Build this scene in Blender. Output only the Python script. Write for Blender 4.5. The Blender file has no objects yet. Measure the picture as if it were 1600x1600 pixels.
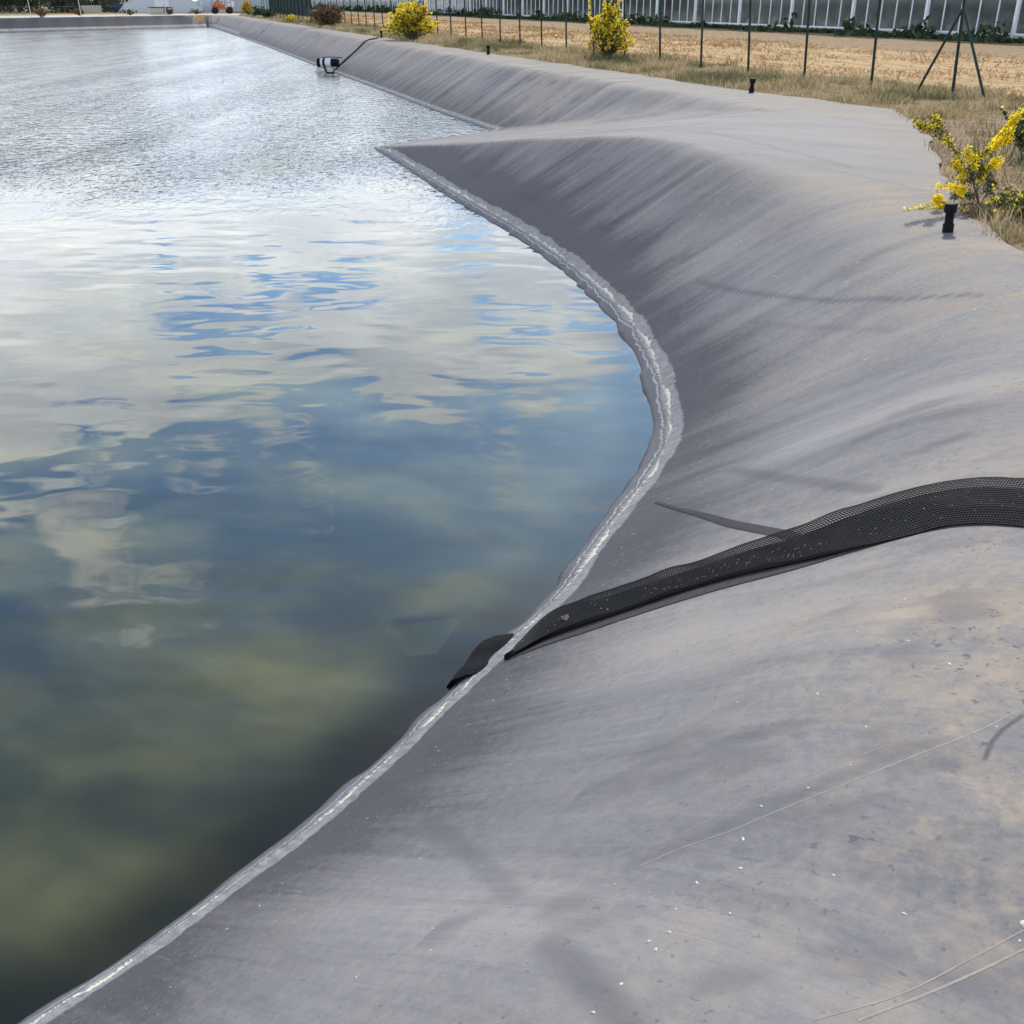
import bpy, math, random
import numpy as np
R = math.radians

# ------------------------------------------------------------------ terrain
# metres; water level z = 0, bank crest and land z = 1.2
G = 1.2
DX, DY = -0.3227, 0.9465           # direction of the long bank, fence and greenhouse

def hash01(i, j, seed):
    h = (i.astype(np.int64) * 374761393 + j.astype(np.int64) * 668265263 + seed * 974634777) & 0xFFFFFFFF
    h = ((h ^ (h >> 13)) * 1274126177) & 0xFFFFFFFF
    h = (h ^ (h >> 16)) & 0xFFFFFFFF
    return h / 4294967295.0

def vnoise(x, y, seed=0):
    x = np.asarray(x, float); y = np.asarray(y, float)
    i = np.floor(x); j = np.floor(y)
    u = x - i; v = y - j
    u = u*u*u*(u*(u*6-15)+10); v = v*v*v*(v*(v*6-15)+10)
    a = hash01(i, j, seed); b = hash01(i+1, j, seed); c = hash01(i, j+1, seed); d = hash01(i+1, j+1, seed)
    return (a*(1-u)+b*u)*(1-v) + (c*(1-u)+d*u)*v          # 0..1

def fbm(x, y, seed=0, octs=4):
    s = 0; a = .5; t = 0
    for o in range(octs):
        s = s + a*vnoise(x*2**o, y*2**o, seed+o*17); t += a; a *= .5
    return s/t

def sstep(a, b, x):
    t = np.clip((x-a)/(b-a), 0, 1)
    return t*t*(3-2*t)

def smin(a, b, k):
    h = np.clip(.5+.5*(b-a)/k, 0, 1)
    return b*(1-h)+a*h-k*h*(1-h)

def smax(a, b, k):
    return -smin(-a, -b, k)

def catmull(pts, n):
    P = [np.array(p, float) for p in pts]
    P = [2*P[0]-P[1]] + P + [2*P[-1]-P[-2]]
    out = []
    for i in range(1, len(P)-2):
        for k in range(n):
            t = k/n
            out.append(.5*((2*P[i])+(-P[i-1]+P[i+1])*t+(2*P[i-1]-5*P[i]+4*P[i+1]-P[i+2])*t*t+(-P[i-1]+3*P[i]-3*P[i+1]+P[i+2])*t**3))
    out.append(P[-2])
    return np.array(out)

def sdist(x, y, poly):
    """signed distance (positive to the right of travel) and arc length of the nearest point"""
    n = len(x); best = np.full(n, 1e18); sg = np.ones(n); ss = np.zeros(n)
    acc = 0
    for k in range(len(poly)-1):
        ax, ay = poly[k]; bx, by = poly[k+1]
        ex, ey = bx-ax, by-ay; L = math.hypot(ex, ey)
        t = np.clip(((x-ax)*ex+(y-ay)*ey)/(L*L), 0, 1)
        qx = x-(ax+t*ex); qy = y-(ay+t*ey)
        d2 = qx*qx+qy*qy
        m = d2 < best
        best[m] = d2[m]
        c = (ex*(y-ay)-ey*(x-ax))[m]
        sg[m] = np.where(c <= 0, 1, -1)
        ss[m] = acc+t[m]*L
        acc += L
    return np.sqrt(best)*sg, ss

A_PTS = [(-1.553,2.138),(-1.287,2.413),(-1.043,2.72),(-.815,3.0),(-.632,3.29),(-.449,3.597),(-.212,4.004),(0,4.362),
         (.207,4.737),(.389,5.203),(.597,5.7),(.781,6.125),(.927,6.547),(1.017,6.957),(1.068,7.481),(1.096,8.236),(1.078,9.034),
         (.988,9.975),(.815,10.966),(.51,12.31),(0,14.1),(-.60,15.85),(-1.296,17.95),(-2.083,20.45),(-3.048,23.358)]
A_CORE = catmull(A_PTS, 5)
A_POLY = np.vstack([[(-115,-70),(-30,-22),(-8,-4.6),(-3.6,0)], A_CORE, [(-3.048+DX*20, 23.358+DY*20), (-3.048+DX*200, 23.358+DY*200)]])
B_PTS = [(-.6+(-DX)*40, 26.79-DY*40), (-.6,26.79), (-2.2,31.4), (-4.6,38.9), (-7.75,48.5), (-12.4,63), (-16.9,77.2), (-35.6,133.6),
         (-38.0,131.0), (-43.2,122.5), (-50,110.8), (-85,52), (-110,5), (-112,-80)]
B_POLY = np.array(B_PTS)
O_PTS = [(9,-40),(6.5,-6),(4.6,3.5),(4.0,6.6),(3.8,7.68),(3.92,8.55),(3.91,8.88),(4.3,10.4),(4.93,12.38),(5.58,14.52),(6.3,17.1),(6.46,18.4),
         (6.1,19.2),(5.85,20.19),(4.96,22.09),(3.85,24.76),(3.05,27.62),(1.85,31.3),(1.1,33.2),(-1.94,42.3),(-5.15,51.8),(-14.6,80.9),(-17.9,90.6),
         (-30.9,131),(-33.2,138.4),(-38.5,138.5),(-53,112.5),(-89,53),(-114,6),(-116,-80)]
O_POLY = np.array(O_PTS, float)
RN = (-3.05, 23.38); RV = (.767, -.642)    # ramp: its waterline starts at the nose, rising along RV

def terrain(x, y, fine=True):
    """height of the liner, plus (s, d): distance along and up from the waterline"""
    dA, sA = sdist(x, y, A_POLY)
    dB, sB = sdist(x, y, B_POLY)
    dR = (x-RN[0])*RV[0]+(y-RN[1])*RV[1]
    sR = (x-RN[0])*(-RV[1])+(y-RN[1])*RV[0]
    zA = .6*dA; zB = .6*dB; zR = .132*dR
    # the wider valley where the ramp meets the long bank
    kv = .12+.35*sstep(0, 6, dR)
    face = smin(zA, zR, .07)
    z = smax(face, zB, kv)
    gov = np.where(zB > face, 2, np.where(zA < zR, 0, 1))
    d = np.where(gov == 2, dB, np.where(gov == 0, dA, np.where(dR > 0, dR, dA)))
    s = np.where(gov == 2, sB+400, np.where(gov == 0, sA, sR+800))
    top = G + .035*(fbm(x*.5, y*.5, 5, 3)-.5)
    # sheets sag between the anchoring points, so the crest line is scalloped
    sc = (vnoise(s/.75, d*.15, 11)-.5)*.075 + (vnoise(s/.28, d*.12, 23)-.5)*.022
    sc = sc*np.where(gov == 0, 1, np.where(gov == 2, .9, .25))
    z = z + ((vnoise(s/.46+.35*d, d*.28, 71)-.5)*.020+(vnoise(s/.17+.9*d, d*.5, 73)-.5)*.006)*sstep(.35, .9, d)*np.where(gov == 1, .3, 1)
    z = z + sc*sstep(.5, 1.7, d)*(1-sstep(2.3, 3.6, d))
    kc = np.where(gov == 2, .13, np.where(gov == 1, .2, .30-.18*sstep(9.5, 13, y)))
    z = smin(z, top, kc)
    # folds along the water
    fold = .007*np.exp(-((d-.075)/.04)**2)*(.4+.9*vnoise(s*1.1, s*0, 31)) - .004*np.exp(-((d-.15)/.05)**2)
    wr = (vnoise(s*5.5, d*3, 41)-.5)*(.024+.014*sstep(7, 9, y)*(1-sstep(20, 23, y)))*np.exp(-(d/.13)**2)
    z = z + (fold+wr)*np.where(gov == 1, .25, 1)
    z = smax(z, np.full_like(z, -1.5), .35)
    z = z + (fbm(x*.9, y*.9, 61, 2)-.5)*.03*sstep(.2, 1, d)
    return z, s, d, gov, dA, dB, dR
#END TERRAIN

# ------------------------------------------------------------------ helpers
scene = bpy.context.scene
COL = scene.collection
rng = np.random.default_rng(7)
random.seed(7)

def tag(o, label=None, cat=None, group=None, kind=None):
    if label: o['label'] = label
    if cat: o['category'] = cat
    if group: o['group'] = group
    if kind: o['kind'] = kind
    return o

def empty(name, loc, rz=0):
    o = bpy.data.objects.new(name, None); COL.objects.link(o)
    o.location = loc; o.rotation_euler = (0, 0, rz); o.empty_display_size = .2
    return o

def mesh_np(name, V, Q=None, T=None, mat=None, parent=None, smooth=False, attrs=None):
    """one mesh object out of numpy arrays: quads Q and triangles T"""
    me = bpy.data.meshes.new(name)
    V = np.asarray(V, np.float32)
    me.vertices.add(len(V)); me.vertices.foreach_set('co', V.ravel())
    nq = 0 if Q is None else len(Q); nt = 0 if T is None else len(T)
    idx = np.concatenate([np.asarray(a, np.int32).ravel() for a in (Q, T) if a is not None and len(a)])
    me.loops.add(len(idx)); me.loops.foreach_set('vertex_index', idx)
    st = np.concatenate([np.arange(nq)*4, nq*4+np.arange(nt)*3]).astype(np.int32)
    me.polygons.add(nq+nt); me.polygons.foreach_set('loop_start', st)
    if smooth: me.polygons.foreach_set('use_smooth', np.ones(nq+nt, bool))
    for k, a in (attrs or {}).items():
        a = np.asarray(a, np.float32)
        if a.ndim == 2:
            at_ = me.attributes.new(k, 'FLOAT_VECTOR', 'POINT'); at_.data.foreach_set('vector', a.ravel())
        else:
            at_ = me.attributes.new(k, 'FLOAT', 'POINT'); at_.data.foreach_set('value', a)
    me.update(calc_edges=True); me.validate()
    o = bpy.data.objects.new(name, me); COL.objects.link(o)
    if mat: me.materials.append(mat)
    if parent: o.parent = parent
    return o

class MB:
    """collects boxes, tubes, lathes and sheets; build() links them as ONE mesh object"""
    def __init__(s): s.v = []; s.f = []
    def add(s, vs, fs):
        n = len(s.v); s.v += [tuple(map(float, p)) for p in vs]; s.f += [tuple(i+n for i in f) for f in fs]; return s
    def box(s, c, size, rz=0, rx=0, bev=0):
        x, y, z = (k/2 for k in size); b = min(bev, x*.9, y*.9, z*.9)
        pts = []; fs = []
        if b <= 0:
            pts = [(i*x, j*y, k*z) for k in (-1, 1) for (i, j) in ((-1,-1),(1,-1),(1,1),(-1,1))]
            fs = [(3,2,1,0),(4,5,6,7),(0,1,5,4),(1,2,6,5),(2,3,7,6),(3,0,4,7)]
        else:
            for (zz, q) in ((-z, b), (-z+b, 0), (z-b, 0), (z, b)):
                for (i, j) in ((-1,-1),(1,-1),(1,1),(-1,1)):
                    pts.append((i*(x-q), j*(y-q), zz))
            for l in range(3):
                for k in range(4):
                    a = l*4+k; c2 = l*4+(k+1) % 4
                    fs.append((a, c2, c2+4, a+4))
            fs += [(3,2,1,0), (12,13,14,15)]
        cr, sr = math.cos(rx), math.sin(rx); cz, sz = math.cos(rz), math.sin(rz)
        out = []
        for (a, b2, d) in pts:
            b2, d = b2*cr-d*sr, b2*sr+d*cr
            out.append((c[0]+a*cz-b2*sz, c[1]+a*sz+b2*cz, c[2]+d))
        return s.add(out, fs)
    def tube(s, path, rad, n=8, cap=True):
        P = [np.array(p, float) for p in path]
        rad = rad if hasattr(rad, '__len__') else [rad]*len(P)
        vs = []; fs = []; up = None
        for i, p in enumerate(P):
            t = P[min(i+1, len(P)-1)]-P[max(i-1, 0)]; t = t/(np.linalg.norm(t)+1e-9)
            if up is None:
                up = np.array((0, 0, 1.)) if abs(t[2]) < .9 else np.array((1., 0, 0))
            a = np.cross(t, up); a /= np.linalg.norm(a)+1e-9; b = np.cross(a, t); up = b
            for k in range(n):
                w = 2*math.pi*k/n
                vs.append(p+rad[i]*(math.cos(w)*a+math.sin(w)*b))
        for i in range(len(P)-1):
            for k in range(n):
                fs.append((i*n+k, i*n+(k+1) % n, (i+1)*n+(k+1) % n, (i+1)*n+k))
        if cap:
            fs.append(tuple(range(n-1, -1, -1))); fs.append(tuple(range((len(P)-1)*n, len(P)*n)))
        return s.add(vs, fs)
    def build(s, name, mat, parent=None, smooth=False):
        me = bpy.data.meshes.new(name); me.from_pydata(s.v, [], s.f); me.update()
        if smooth:
            me.polygons.foreach_set('use_smooth', np.ones(len(s.f), bool))
        o = bpy.data.objects.new(name, me); COL.objects.link(o); me.materials.append(mat)
        if smooth:
            m = o.modifiers.new('split', 'EDGE_SPLIT'); m.split_angle = R(40)
        if parent: o.parent = parent
        return o

# ------------------------------------------------------------------ materials
class NT:
    """a short way of writing node trees"""
    def __init__(s, name):
        s.m = bpy.data.materials.new(name); s.m.use_nodes = True
        s.t = s.m.node_tree; s.t.nodes.clear()
        s.out = s.t.nodes.new('ShaderNodeOutputMaterial')
    def put(s, sock, v):
        if v is None: return
        if isinstance(v, bpy.types.NodeSocket): s.t.links.new(v, sock)
        else:
            if sock.type == 'RGBA' and len(v) == 3: v = (*v, 1)
            sock.default_value = v
    def node(s, ty, ins=None, **kw):
        n = s.t.nodes.new(ty)
        for k, v in kw.items(): setattr(n, k, v)
        for k, v in (ins or {}).items(): s.put(n.inputs[k], v)
        return n
    def math(s, op, a, b=None, c=None, clamp=False):
        n = s.node('ShaderNodeMath', operation=op, use_clamp=clamp)
        for i, v in enumerate((a, b, c)): s.put(n.inputs[i], v)
        return n.outputs[0]
    def attr(s, name): return s.node('ShaderNodeAttribute', attribute_name=name)
    def noise(s, vec, scale=1, detail=3, rough=.5, dist=0):
        return s.node('ShaderNodeTexNoise', {'Vector': vec, 'Scale': scale, 'Detail': detail, 'Roughness': rough, 'Distortion': dist}).outputs['Fac']
    def xyz(s, x, y, z=0.0):
        return s.node('ShaderNodeCombineXYZ', {0: x, 1: y, 2: z}).outputs[0]
    def sep(s, v):
        return s.node('ShaderNodeSeparateXYZ', {0: v}).outputs
    def sst(s, v, a, b):
        n = s.node('ShaderNodeMapRange', {0: v, 1: a, 2: b, 3: 0.0, 4: 1.0}, interpolation_type='SMOOTHSTEP'); return n.outputs[0]
    def lin(s, v, a, b, c, d):
        n = s.node('ShaderNodeMapRange', {0: v, 1: a, 2: b, 3: c, 4: d}); return n.outputs[0]
    def mix(s, f, a, b):
        n = s.node('ShaderNodeMix', data_type='RGBA')
        s.put(n.inputs[0], f); s.put(n.inputs[6], a); s.put(n.inputs[7], b); return n.outputs[2]
    def pos(s): return s.node('ShaderNodeNewGeometry').outputs['Position']
    def obj(s): return s.node('ShaderNodeTexCoord').outputs['Object']
    def bump(s, h, strength=.3, dist=.01, normal=None):
        n = s.node('ShaderNodeBump', {'Height': h, 'Strength': strength, 'Distance': dist})
        if normal is not None: s.put(n.inputs['Normal'], normal)
        return n.outputs[0]
    def bsdf(s, color, rough=.6, spec=.3, metal=0.0, normal=None, **kw):
        n = s.node('ShaderNodeBsdfPrincipled', {'Base Color': color, 'Roughness': rough, 'Specular IOR Level': spec, 'Metallic': metal})
        for k, v in kw.items(): s.put(n.inputs[k], v)
        if normal is not None: s.put(n.inputs['Normal'], normal)
        return n.outputs[0]
    def done(s, sh, vol=None):
        s.t.links.new(sh, s.out.inputs[0])
        if vol is not None: s.t.links.new(vol, s.out.inputs[1])
        return s.m

def simple(name, col, rough=.6, spec=.3, var=.25, scale=12, metal=0.0, bump=.0):
    t = NT(name)
    n = t.noise(t.obj(), scale, 5, .6)
    c = t.mix(n, tuple(k*(1-var) for k in col), tuple(min(1, k*(1+var)) for k in col))
    nm = t.bump(n, bump, .01) if bump else None
    return t.done(t.bsdf(c, rough, spec, metal, nm))

def leafmat(name, c1, c2, trans=.25, rough=.6):
    t = NT(name)
    a = t.attr('shade').outputs['Fac']
    c = t.mix(a, c1, c2)
    p = t.bsdf(c, rough, .25)
    tr = t.node('ShaderNodeBsdfTranslucent', {'Color': c}).outputs[0]
    return t.done(t.node('ShaderNodeMixShader', {0: trans, 1: p, 2: tr}).outputs[0])

M = {}
def mat_liner():
    t = NT('weathered_liner')
    sd = t.attr('sd').outputs['Vector']; mk = t.attr('mask').outputs['Vector']
    s, d, scum = t.sep(sd); dust, dark, clean_shade = t.sep(mk)
    P = t.pos(); px, py, pz = t.sep(P)
    # streaks run down the slope
    sk1 = t.noise(t.xyz(t.math('MULTIPLY', s, 1.9), t.math('MULTIPLY', d, .32)), 1, 4, .55, .4)
    sk2 = t.noise(t.xyz(t.math('MULTIPLY', s, 9), t.math('MULTIPLY', d, .8)), 1, 4, .6, .3)
    sk3 = t.noise(t.xyz(t.math('MULTIPLY', s, 42), t.math('MULTIPLY', d, 2.6)), 1, 3, .6, .2)
    blot = t.noise(P, .9, 4, .55); fine = t.noise(P, 26, 5, .65); vfine = t.noise(P, 160, 3, .7)
    w = t.math('ADD', t.math('MULTIPLY', t.sst(d, .12, 1.25), .50), t.math('MULTIPLY', t.math('SUBTRACT', sk1, .5), 1.25))
    w = t.math('ADD', w, t.math('MULTIPLY', t.math('SUBTRACT', sk2, .5), .55))
    w = t.math('ADD', w, t.math('MULTIPLY', t.math('SUBTRACT', sk3, .5), .38))
    w = t.math('ADD', w, t.math('MULTIPLY', t.math('SUBTRACT', fine, .5), .42))
    w = t.math('ADD', w, t.math('MULTIPLY', t.math('SUBTRACT', blot, .5), .35))
    w = t.math('ADD', w, .20)
    w = t.math('ADD', w, t.math('MULTIPLY', t.math('SUBTRACT', vfine, .5), .28))
    w = t.math('SUBTRACT', w, t.math('MULTIPLY', clean_shade, .50), clamp=True)
    col = t.mix(w, (.070, .069, .079), (.246, .240, .243))
    sc4 = t.noise(t.xyz(t.math('MULTIPLY', s, 70), t.math('MULTIPLY', d, 3.0)), 1, 2, .6, .3)
    col = t.mix(t.math('MULTIPLY', t.sst(sc4, .66, .72), t.math('MULTIPLY', t.sst(sk1, .42, .58), .45)), col, (.30, .29, .285))
    # tan dust
    dn = t.math('ADD', t.math('MULTIPLY', t.noise(P, 5.5, 6, .68), .9), t.math('MULTIPLY', sk1, .7))
    dm = t.math('MULTIPLY', dust, t.sst(t.math('ADD', dn, t.math('MULTIPLY', t.math('SUBTRACT', fine, .5), .6)), .50, 1.30), clamp=True)
    dm = t.math('MAXIMUM', dm, t.math('SUBTRACT', dust, 1.5), clamp=True)
    col = t.mix(dm, col, (.385, .315, .235))
    sp = t.math('MULTIPLY', t.sst(t.noise(P, 34, 2, .5, .6), .63, .67), t.sst(t.noise(P, 2.6, 2, .5), .48, .62))
    sp = t.math('MULTIPLY', sp, t.math('MULTIPLY', t.sst(d, 1.5, 2.1), .75))
    dark = t.math('MAXIMUM', dark, sp)
    grit = t.noise(P, 75, 2, .6)
    col = t.mix(t.math('MULTIPLY', t.sst(grit, .64, .70), .22), col, (.36, .32, .26))
    col = t.mix(t.math('MULTIPLY', t.sst(t.noise(P, 48, 2, .6, .4), .66, .71), .40), col, (.07, .07, .08))
    dk = t.math('MULTIPLY', dark, t.lin(fine, .3, .7, .65, 1.0), clamp=True)
    col = t.mix(dk, col, (.07, .07, .085))
    # pale scum rings left by the water, with a ragged crust of dried pollen
    rag = t.noise(t.xyz(t.math('MULTIPLY', s, 26), t.math('MULTIPLY', d, 9)), 1, 3, .7)
    rag2 = t.noise(t.xyz(t.math('MULTIPLY', s, 3.1), t.math('MULTIPLY', d, 2.0)), 1, 3, .6)
    rag3 = t.noise(t.xyz(t.math('MULTIPLY', s, 75), t.math('MULTIPLY', d, 14)), 1, 3, .75)
    du = t.math('DIVIDE', d, t.math('MAXIMUM', scum, .01))
    dd = t.math('ADD', t.math('ADD', du, t.math('MULTIPLY', t.math('SUBTRACT', rag2, .5), .13)), t.math('MULTIPLY', t.math('SUBTRACT', rag, .5), .08))
    ring = t.math('MULTIPLY', t.sst(dd, -.02, .015), t.math('SUBTRACT', 1.0, t.sst(dd, .235, .255)))
    ringc = t.mix(t.noise(t.xyz(t.math('MULTIPLY', s, 7), t.math('MULTIPLY', d, 55)), 1, 4, .7), (.15, .15, .160), (.42, .415, .40))
    on = t.sst(scum, .05, .3)
    low = t.math('SUBTRACT', 1.0, t.sst(dd, .10, .135))
    col = t.mix(t.math('MULTIPLY', t.math('MULTIPLY', ring, low), t.math('MULTIPLY', on, .8)), col, t.mix(sk3, (.075, .075, .085), (.19, .19, .20)))
    col = t.mix(t.math('MULTIPLY', t.math('MULTIPLY', t.math('MULTIPLY', ring, t.math('SUBTRACT', 1.0, low)), t.lin(rag, .35, .65, .40, .92)), on), col, ringc)
    mid = t.math('ADD', .15, t.math('MULTIPLY', t.math('SUBTRACT', rag2, .5), .14))
    cw = t.math('MULTIPLY', t.math('SUBTRACT', t.math('ADD', t.math('MULTIPLY', rag2, .45), t.math('MULTIPLY', rag3, .55)), .485), .19)
    cr = t.math('ABSOLUTE', t.math('SUBTRACT', t.math('ADD', du, t.math('MULTIPLY', t.math('SUBTRACT', rag3, .5), .05)), mid))
    crust = t.math('MULTIPLY', t.math('LESS_THAN', cr, cw), on)
    crust2 = t.math('MULTIPLY', t.math('LESS_THAN', t.math('ABSOLUTE', t.math('SUBTRACT', dd, .085)), t.math('MULTIPLY', rag2, .014)), on)
    col = t.mix(t.math('MULTIPLY', crust2, .6), col, (.45, .45, .44))
    col = t.mix(t.math('MULTIPLY', crust, .9), col, (.60, .58, .46))
    col = t.mix(t.math('MULTIPLY', t.sst(clean_shade, 1.2, 1.6), t.math('MULTIPLY', t.sst(d, .4, .62), .8)), col, (.030, .030, .036))  # shade of the far wall painted in as a near-black base colour
    # a few white crumbs just above the ring
    cb = t.math('MULTIPLY', t.math('GREATER_THAN', t.noise(t.xyz(t.math('MULTIPLY', s, 55), t.math('MULTIPLY', d, 38)), 1, 2, .6), .70),
                t.math('MULTIPLY', t.sst(d, .22, .34), t.math('SUBTRACT', 1.0, t.sst(d, .4, .75))))
    col = t.mix(t.math('MULTIPLY', cb, .55), col, (.5, .48, .45))
    # silt on the bed
    silt = t.math('MULTIPLY', t.math('SUBTRACT', 1.0, t.sst(pz, -.75, -.22)), t.sst(t.noise(t.xyz(px, t.math('MULTIPLY', py, 1.0)), .8, 3, .5, .6), .36, .62))
    col = t.mix(silt, col, (.42, .41, .19))
    wet = t.math('SUBTRACT', 1.0, t.sst(pz, -.01, .02))
    col = t.mix(t.math('MULTIPLY', wet, t.math('SUBTRACT', .88, t.math('MULTIPLY', silt, .8))), col, (.03, .035, .045))
    h = t.math('ADD', t.math('MULTIPLY', sk2, .5), t.math('ADD', t.math('MULTIPLY', sk3, .22), t.math('MULTIPLY', fine, .18)))
    h = t.math('ADD', h, t.math('ADD', t.math('MULTIPLY', crust, .25), t.math('MULTIPLY', t.math('MULTIPLY', ring, rag3), .2)))
    nm = t.bump(h, .38, .014)
    nm = t.bump(vfine, .15, .002, nm)
    rough = t.math('ADD', .58, t.math('MULTIPLY', dm, .35))
    return t.done(t.bsdf(col, rough, .05, 0, nm))

def mat_water():
    t = NT('pond_water')
    P = t.pos(); x, y, z = t.sep(P)
    # wind ruffles the far water; the near bay lies in the lee of the spur
    edge = t.math('ADD', y, t.math('MULTIPLY', t.math('SUBTRACT', t.noise(P, .12, 2), .5), 7))
    wind = t.sst(edge, 13.8, 21.5)
    lee = t.math('ADD', .55, t.math('MULTIPLY', t.sst(t.noise(t.xyz(t.math('MULTIPLY', x, .5), t.math('MULTIPLY', y, .09)), 1, 3, .5), .35, .65), .55))
    r1 = t.noise(t.xyz(x, t.math('MULTIPLY', y, .55)), 5.0, 2, .5)
    r2 = t.noise(t.xyz(x, t.math('MULTIPLY', y, .6)), 12, 2, .5)
    g1 = t.noise(t.xyz(t.math('MULTIPLY', x, .62), t.math('MULTIPLY', y, 1.0)), 1.9, 1.5, .4, .2)
    g2 = t.noise(t.xyz(t.math('MULTIPLY', x, .7), t.math('MULTIPLY', y, 1.0)), 14, 2, .5)
    hw = t.math('ADD', t.math('MULTIPLY', r1, .095), t.math('MULTIPLY', r2, .030))
    hw = t.math('MULTIPLY', hw, t.math('MULTIPLY', t.math('MULTIPLY', wind, lee), t.lin(y, 18, 90, 1.0, .5)))
    hg = t.math('ADD', t.math('MULTIPLY', g1, .0122), 0.0)
    h = t.math('ADD', hw, hg)
    nm = t.node('ShaderNodeBump', {'Height': h, 'Strength': 1.0, 'Distance': 1.0}).outputs[0]
    fr = t.node('ShaderNodeFresnel', {'IOR': 1.38, 'Normal': nm}).outputs[0]
    gl = t.node('ShaderNodeBsdfGlossy', {'Color': (1, 1, 1, 1), 'Roughness': t.math('ADD', .02, t.math('MULTIPLY', wind, .06)), 'Normal': nm}).outputs[0]
    # suspended green-brown silt in drifting patches
    mu = t.noise(t.xyz(t.math('ADD', t.math('MULTIPLY', x, .55), t.math('MULTIPLY', y, .25)), t.math('MULTIPLY', y, .75)), .95, 4, .55, .12)
    mc = t.mix(t.sst(mu, .38, .66), (.056, .070, .052), (.165, .168, .078))
    dep = t.sst(t.attr('depth').outputs['Fac'], .02, .27)
    di = t.node('ShaderNodeBsdfDiffuse', {'Color': mc}).outputs[0]
    tr = t.node('ShaderNodeBsdfTransparent', {'Color': (.80, .86, .82, 1)}).outputs[0]
    body = t.node('ShaderNodeMixShader', {0: t.math('MULTIPLY', t.lin(dep, 0.0, 1.0, .24, 1.0), t.lin(mu, .35, .7, .46, .78)), 1: tr, 2: di}).outputs[0]
    sh = t.node('ShaderNodeMixShader', {0: fr, 1: body, 2: gl}).outputs[0]
    va = t.node('ShaderNodeVolumeAbsorption', {'Color': (.50, .62, .46, 1), 'Density': .9}).outputs[0]
    return t.done(sh, va)

def mat_ground():
    t = NT('dry_earth')
    P = t.pos()
    q = t.attr('zone').outputs['Vector']; gr, straw, conc = t.sep(q)
    n1 = t.noise(P, .35, 5, .6); n2 = t.noise(P, 3.5, 5, .65); n3 = t.noise(P, 22, 4, .7)
    x, y, z = t.sep(P)
    u = t.math('ADD', t.math('MULTIPLY', x, DX), t.math('MULTIPLY', y, DY)); v = t.math('ADD', t.math('MULTIPLY', x, DY), t.math('MULTIPLY', y, -DX))
    tr = t.noise(t.xyz(t.math('MULTIPLY', u, .35), t.math('MULTIPLY', v, 2.2)), 1, 5, .65, .4)
    f = t.math('ADD', t.math('MULTIPLY', tr, .6), t.math('MULTIPLY', n2, .5))
    c = t.mix(t.sst(f, .34, .66), (.22, .10, .032), (.58, .395, .185))
    c = t.mix(t.math('MULTIPLY', t.sst(n2, .55, .68), .6), c, (.27, .135, .06))
    c = t.mix(t.math('MULTIPLY', t.sst(n1, .5, .7), .6), c, (.48, .32, .165))
    c = t.mix(t.math('MULTIPLY', t.sst(n3, .54, .75), .38), c, (.62, .47, .28))
    g = t.mix(t.sst(n2, .35, .7), (.19, .110, .052), (.36, .255, .140))
    g = t.mix(t.math('MULTIPLY', t.sst(n3, .5, .7), .5), g, (.36, .28, .18))
    c = t.mix(gr, c, g)
    c = t.mix(conc, c, (.55, .52, .44))
    far = t.mix(n1, (.10, .11, .05), (.19, .17, .09))
    c = t.mix(straw, c, far)
    h = t.math('ADD', t.math('MULTIPLY', n2, .7), t.math('MULTIPLY', n3, .35))
    return t.done(t.bsdf(c, .9, .15, 0, t.bump(h, .9, .10)))

M['liner'] = mat_liner(); M['water'] = mat_water(); M['ground'] = mat_ground()

# ------------------------------------------------------------------ camera, sky, sun
cam = bpy.data.cameras.new('camera'); co = bpy.data.objects.new('camera', cam); COL.objects.link(co)
co.location = (0, 0, 2.85); co.rotation_euler = (R(90-26.565), 0, 0)
cam.sensor_width = 36; cam.lens = 36.0; cam.clip_end = 5000; cam.clip_start = .05
scene.camera = co
scene.render.resolution_x = scene.render.resolution_y = 1024

SUN_AZ, SUN_EL = 16.0, 40.0
sl = bpy.data.lights.new('sun', 'SUN'); so = bpy.data.objects.new('sun', sl); COL.objects.link(so)
sl.energy = 3.7; sl.angle = R(.55); sl.color = (1, .94, .85)
so.location = (15, 50, 60); so.rotation_euler = (R(90-SUN_EL), 0, R(180-SUN_AZ))   # light travels away from the sun

w = bpy.data.worlds.new('World'); scene.world = w; w.use_nodes = True
T = NT.__new__(NT); T.m = w; T.t = w.node_tree; T.t.nodes.clear()
T.out = T.t.nodes.new('ShaderNodeOutputWorld')
sky = T.node('ShaderNodeTexSky', sky_type='NISHITA', sun_disc=False, sun_elevation=R(SUN_EL), sun_rotation=R(SUN_AZ), air_density=1.1, dust_density=1.2, ozone_density=1.3).outputs[0]
dirv = T.node('ShaderNodeTexCoord').outputs['Generated']
x, y, z = T.sep(dirv)
zz = T.math('MAXIMUM', z, 0.0)
k = T.math('DIVIDE', 1.0, T.math('ADD', zz, .16))
cv = T.xyz(T.math('MULTIPLY', x, k), T.math('MULTIPLY', y, k))
n = T.noise(cv, 1.9, 8, .58, .25)
cov = T.node('ShaderNodeValToRGB', {0: zz})
e = cov.color_ramp.elements; e[0].position = 0; e[0].color = (.26,)*3+(1,)
e[1].position = .24; e[1].color = (.40,)*3+(1,)
for p_, v_ in ((.11, .28), (.325, .45), (.395, .555), (.50, .585), (.75, .60)):
    q = e.new(p_); q.color = (v_,)*3+(1,)
thr = cov.outputs[0]
mask = T.sst(T.math('SUBTRACT', n, thr), -.015, .06)
shade = T.noise(cv, 2.3, 5, .6, .2)
cc = T.mix(T.sst(shade, .3, .7), (10.8, 11.6, 12.8), (17.3, 17.6, 18.0))
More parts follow.
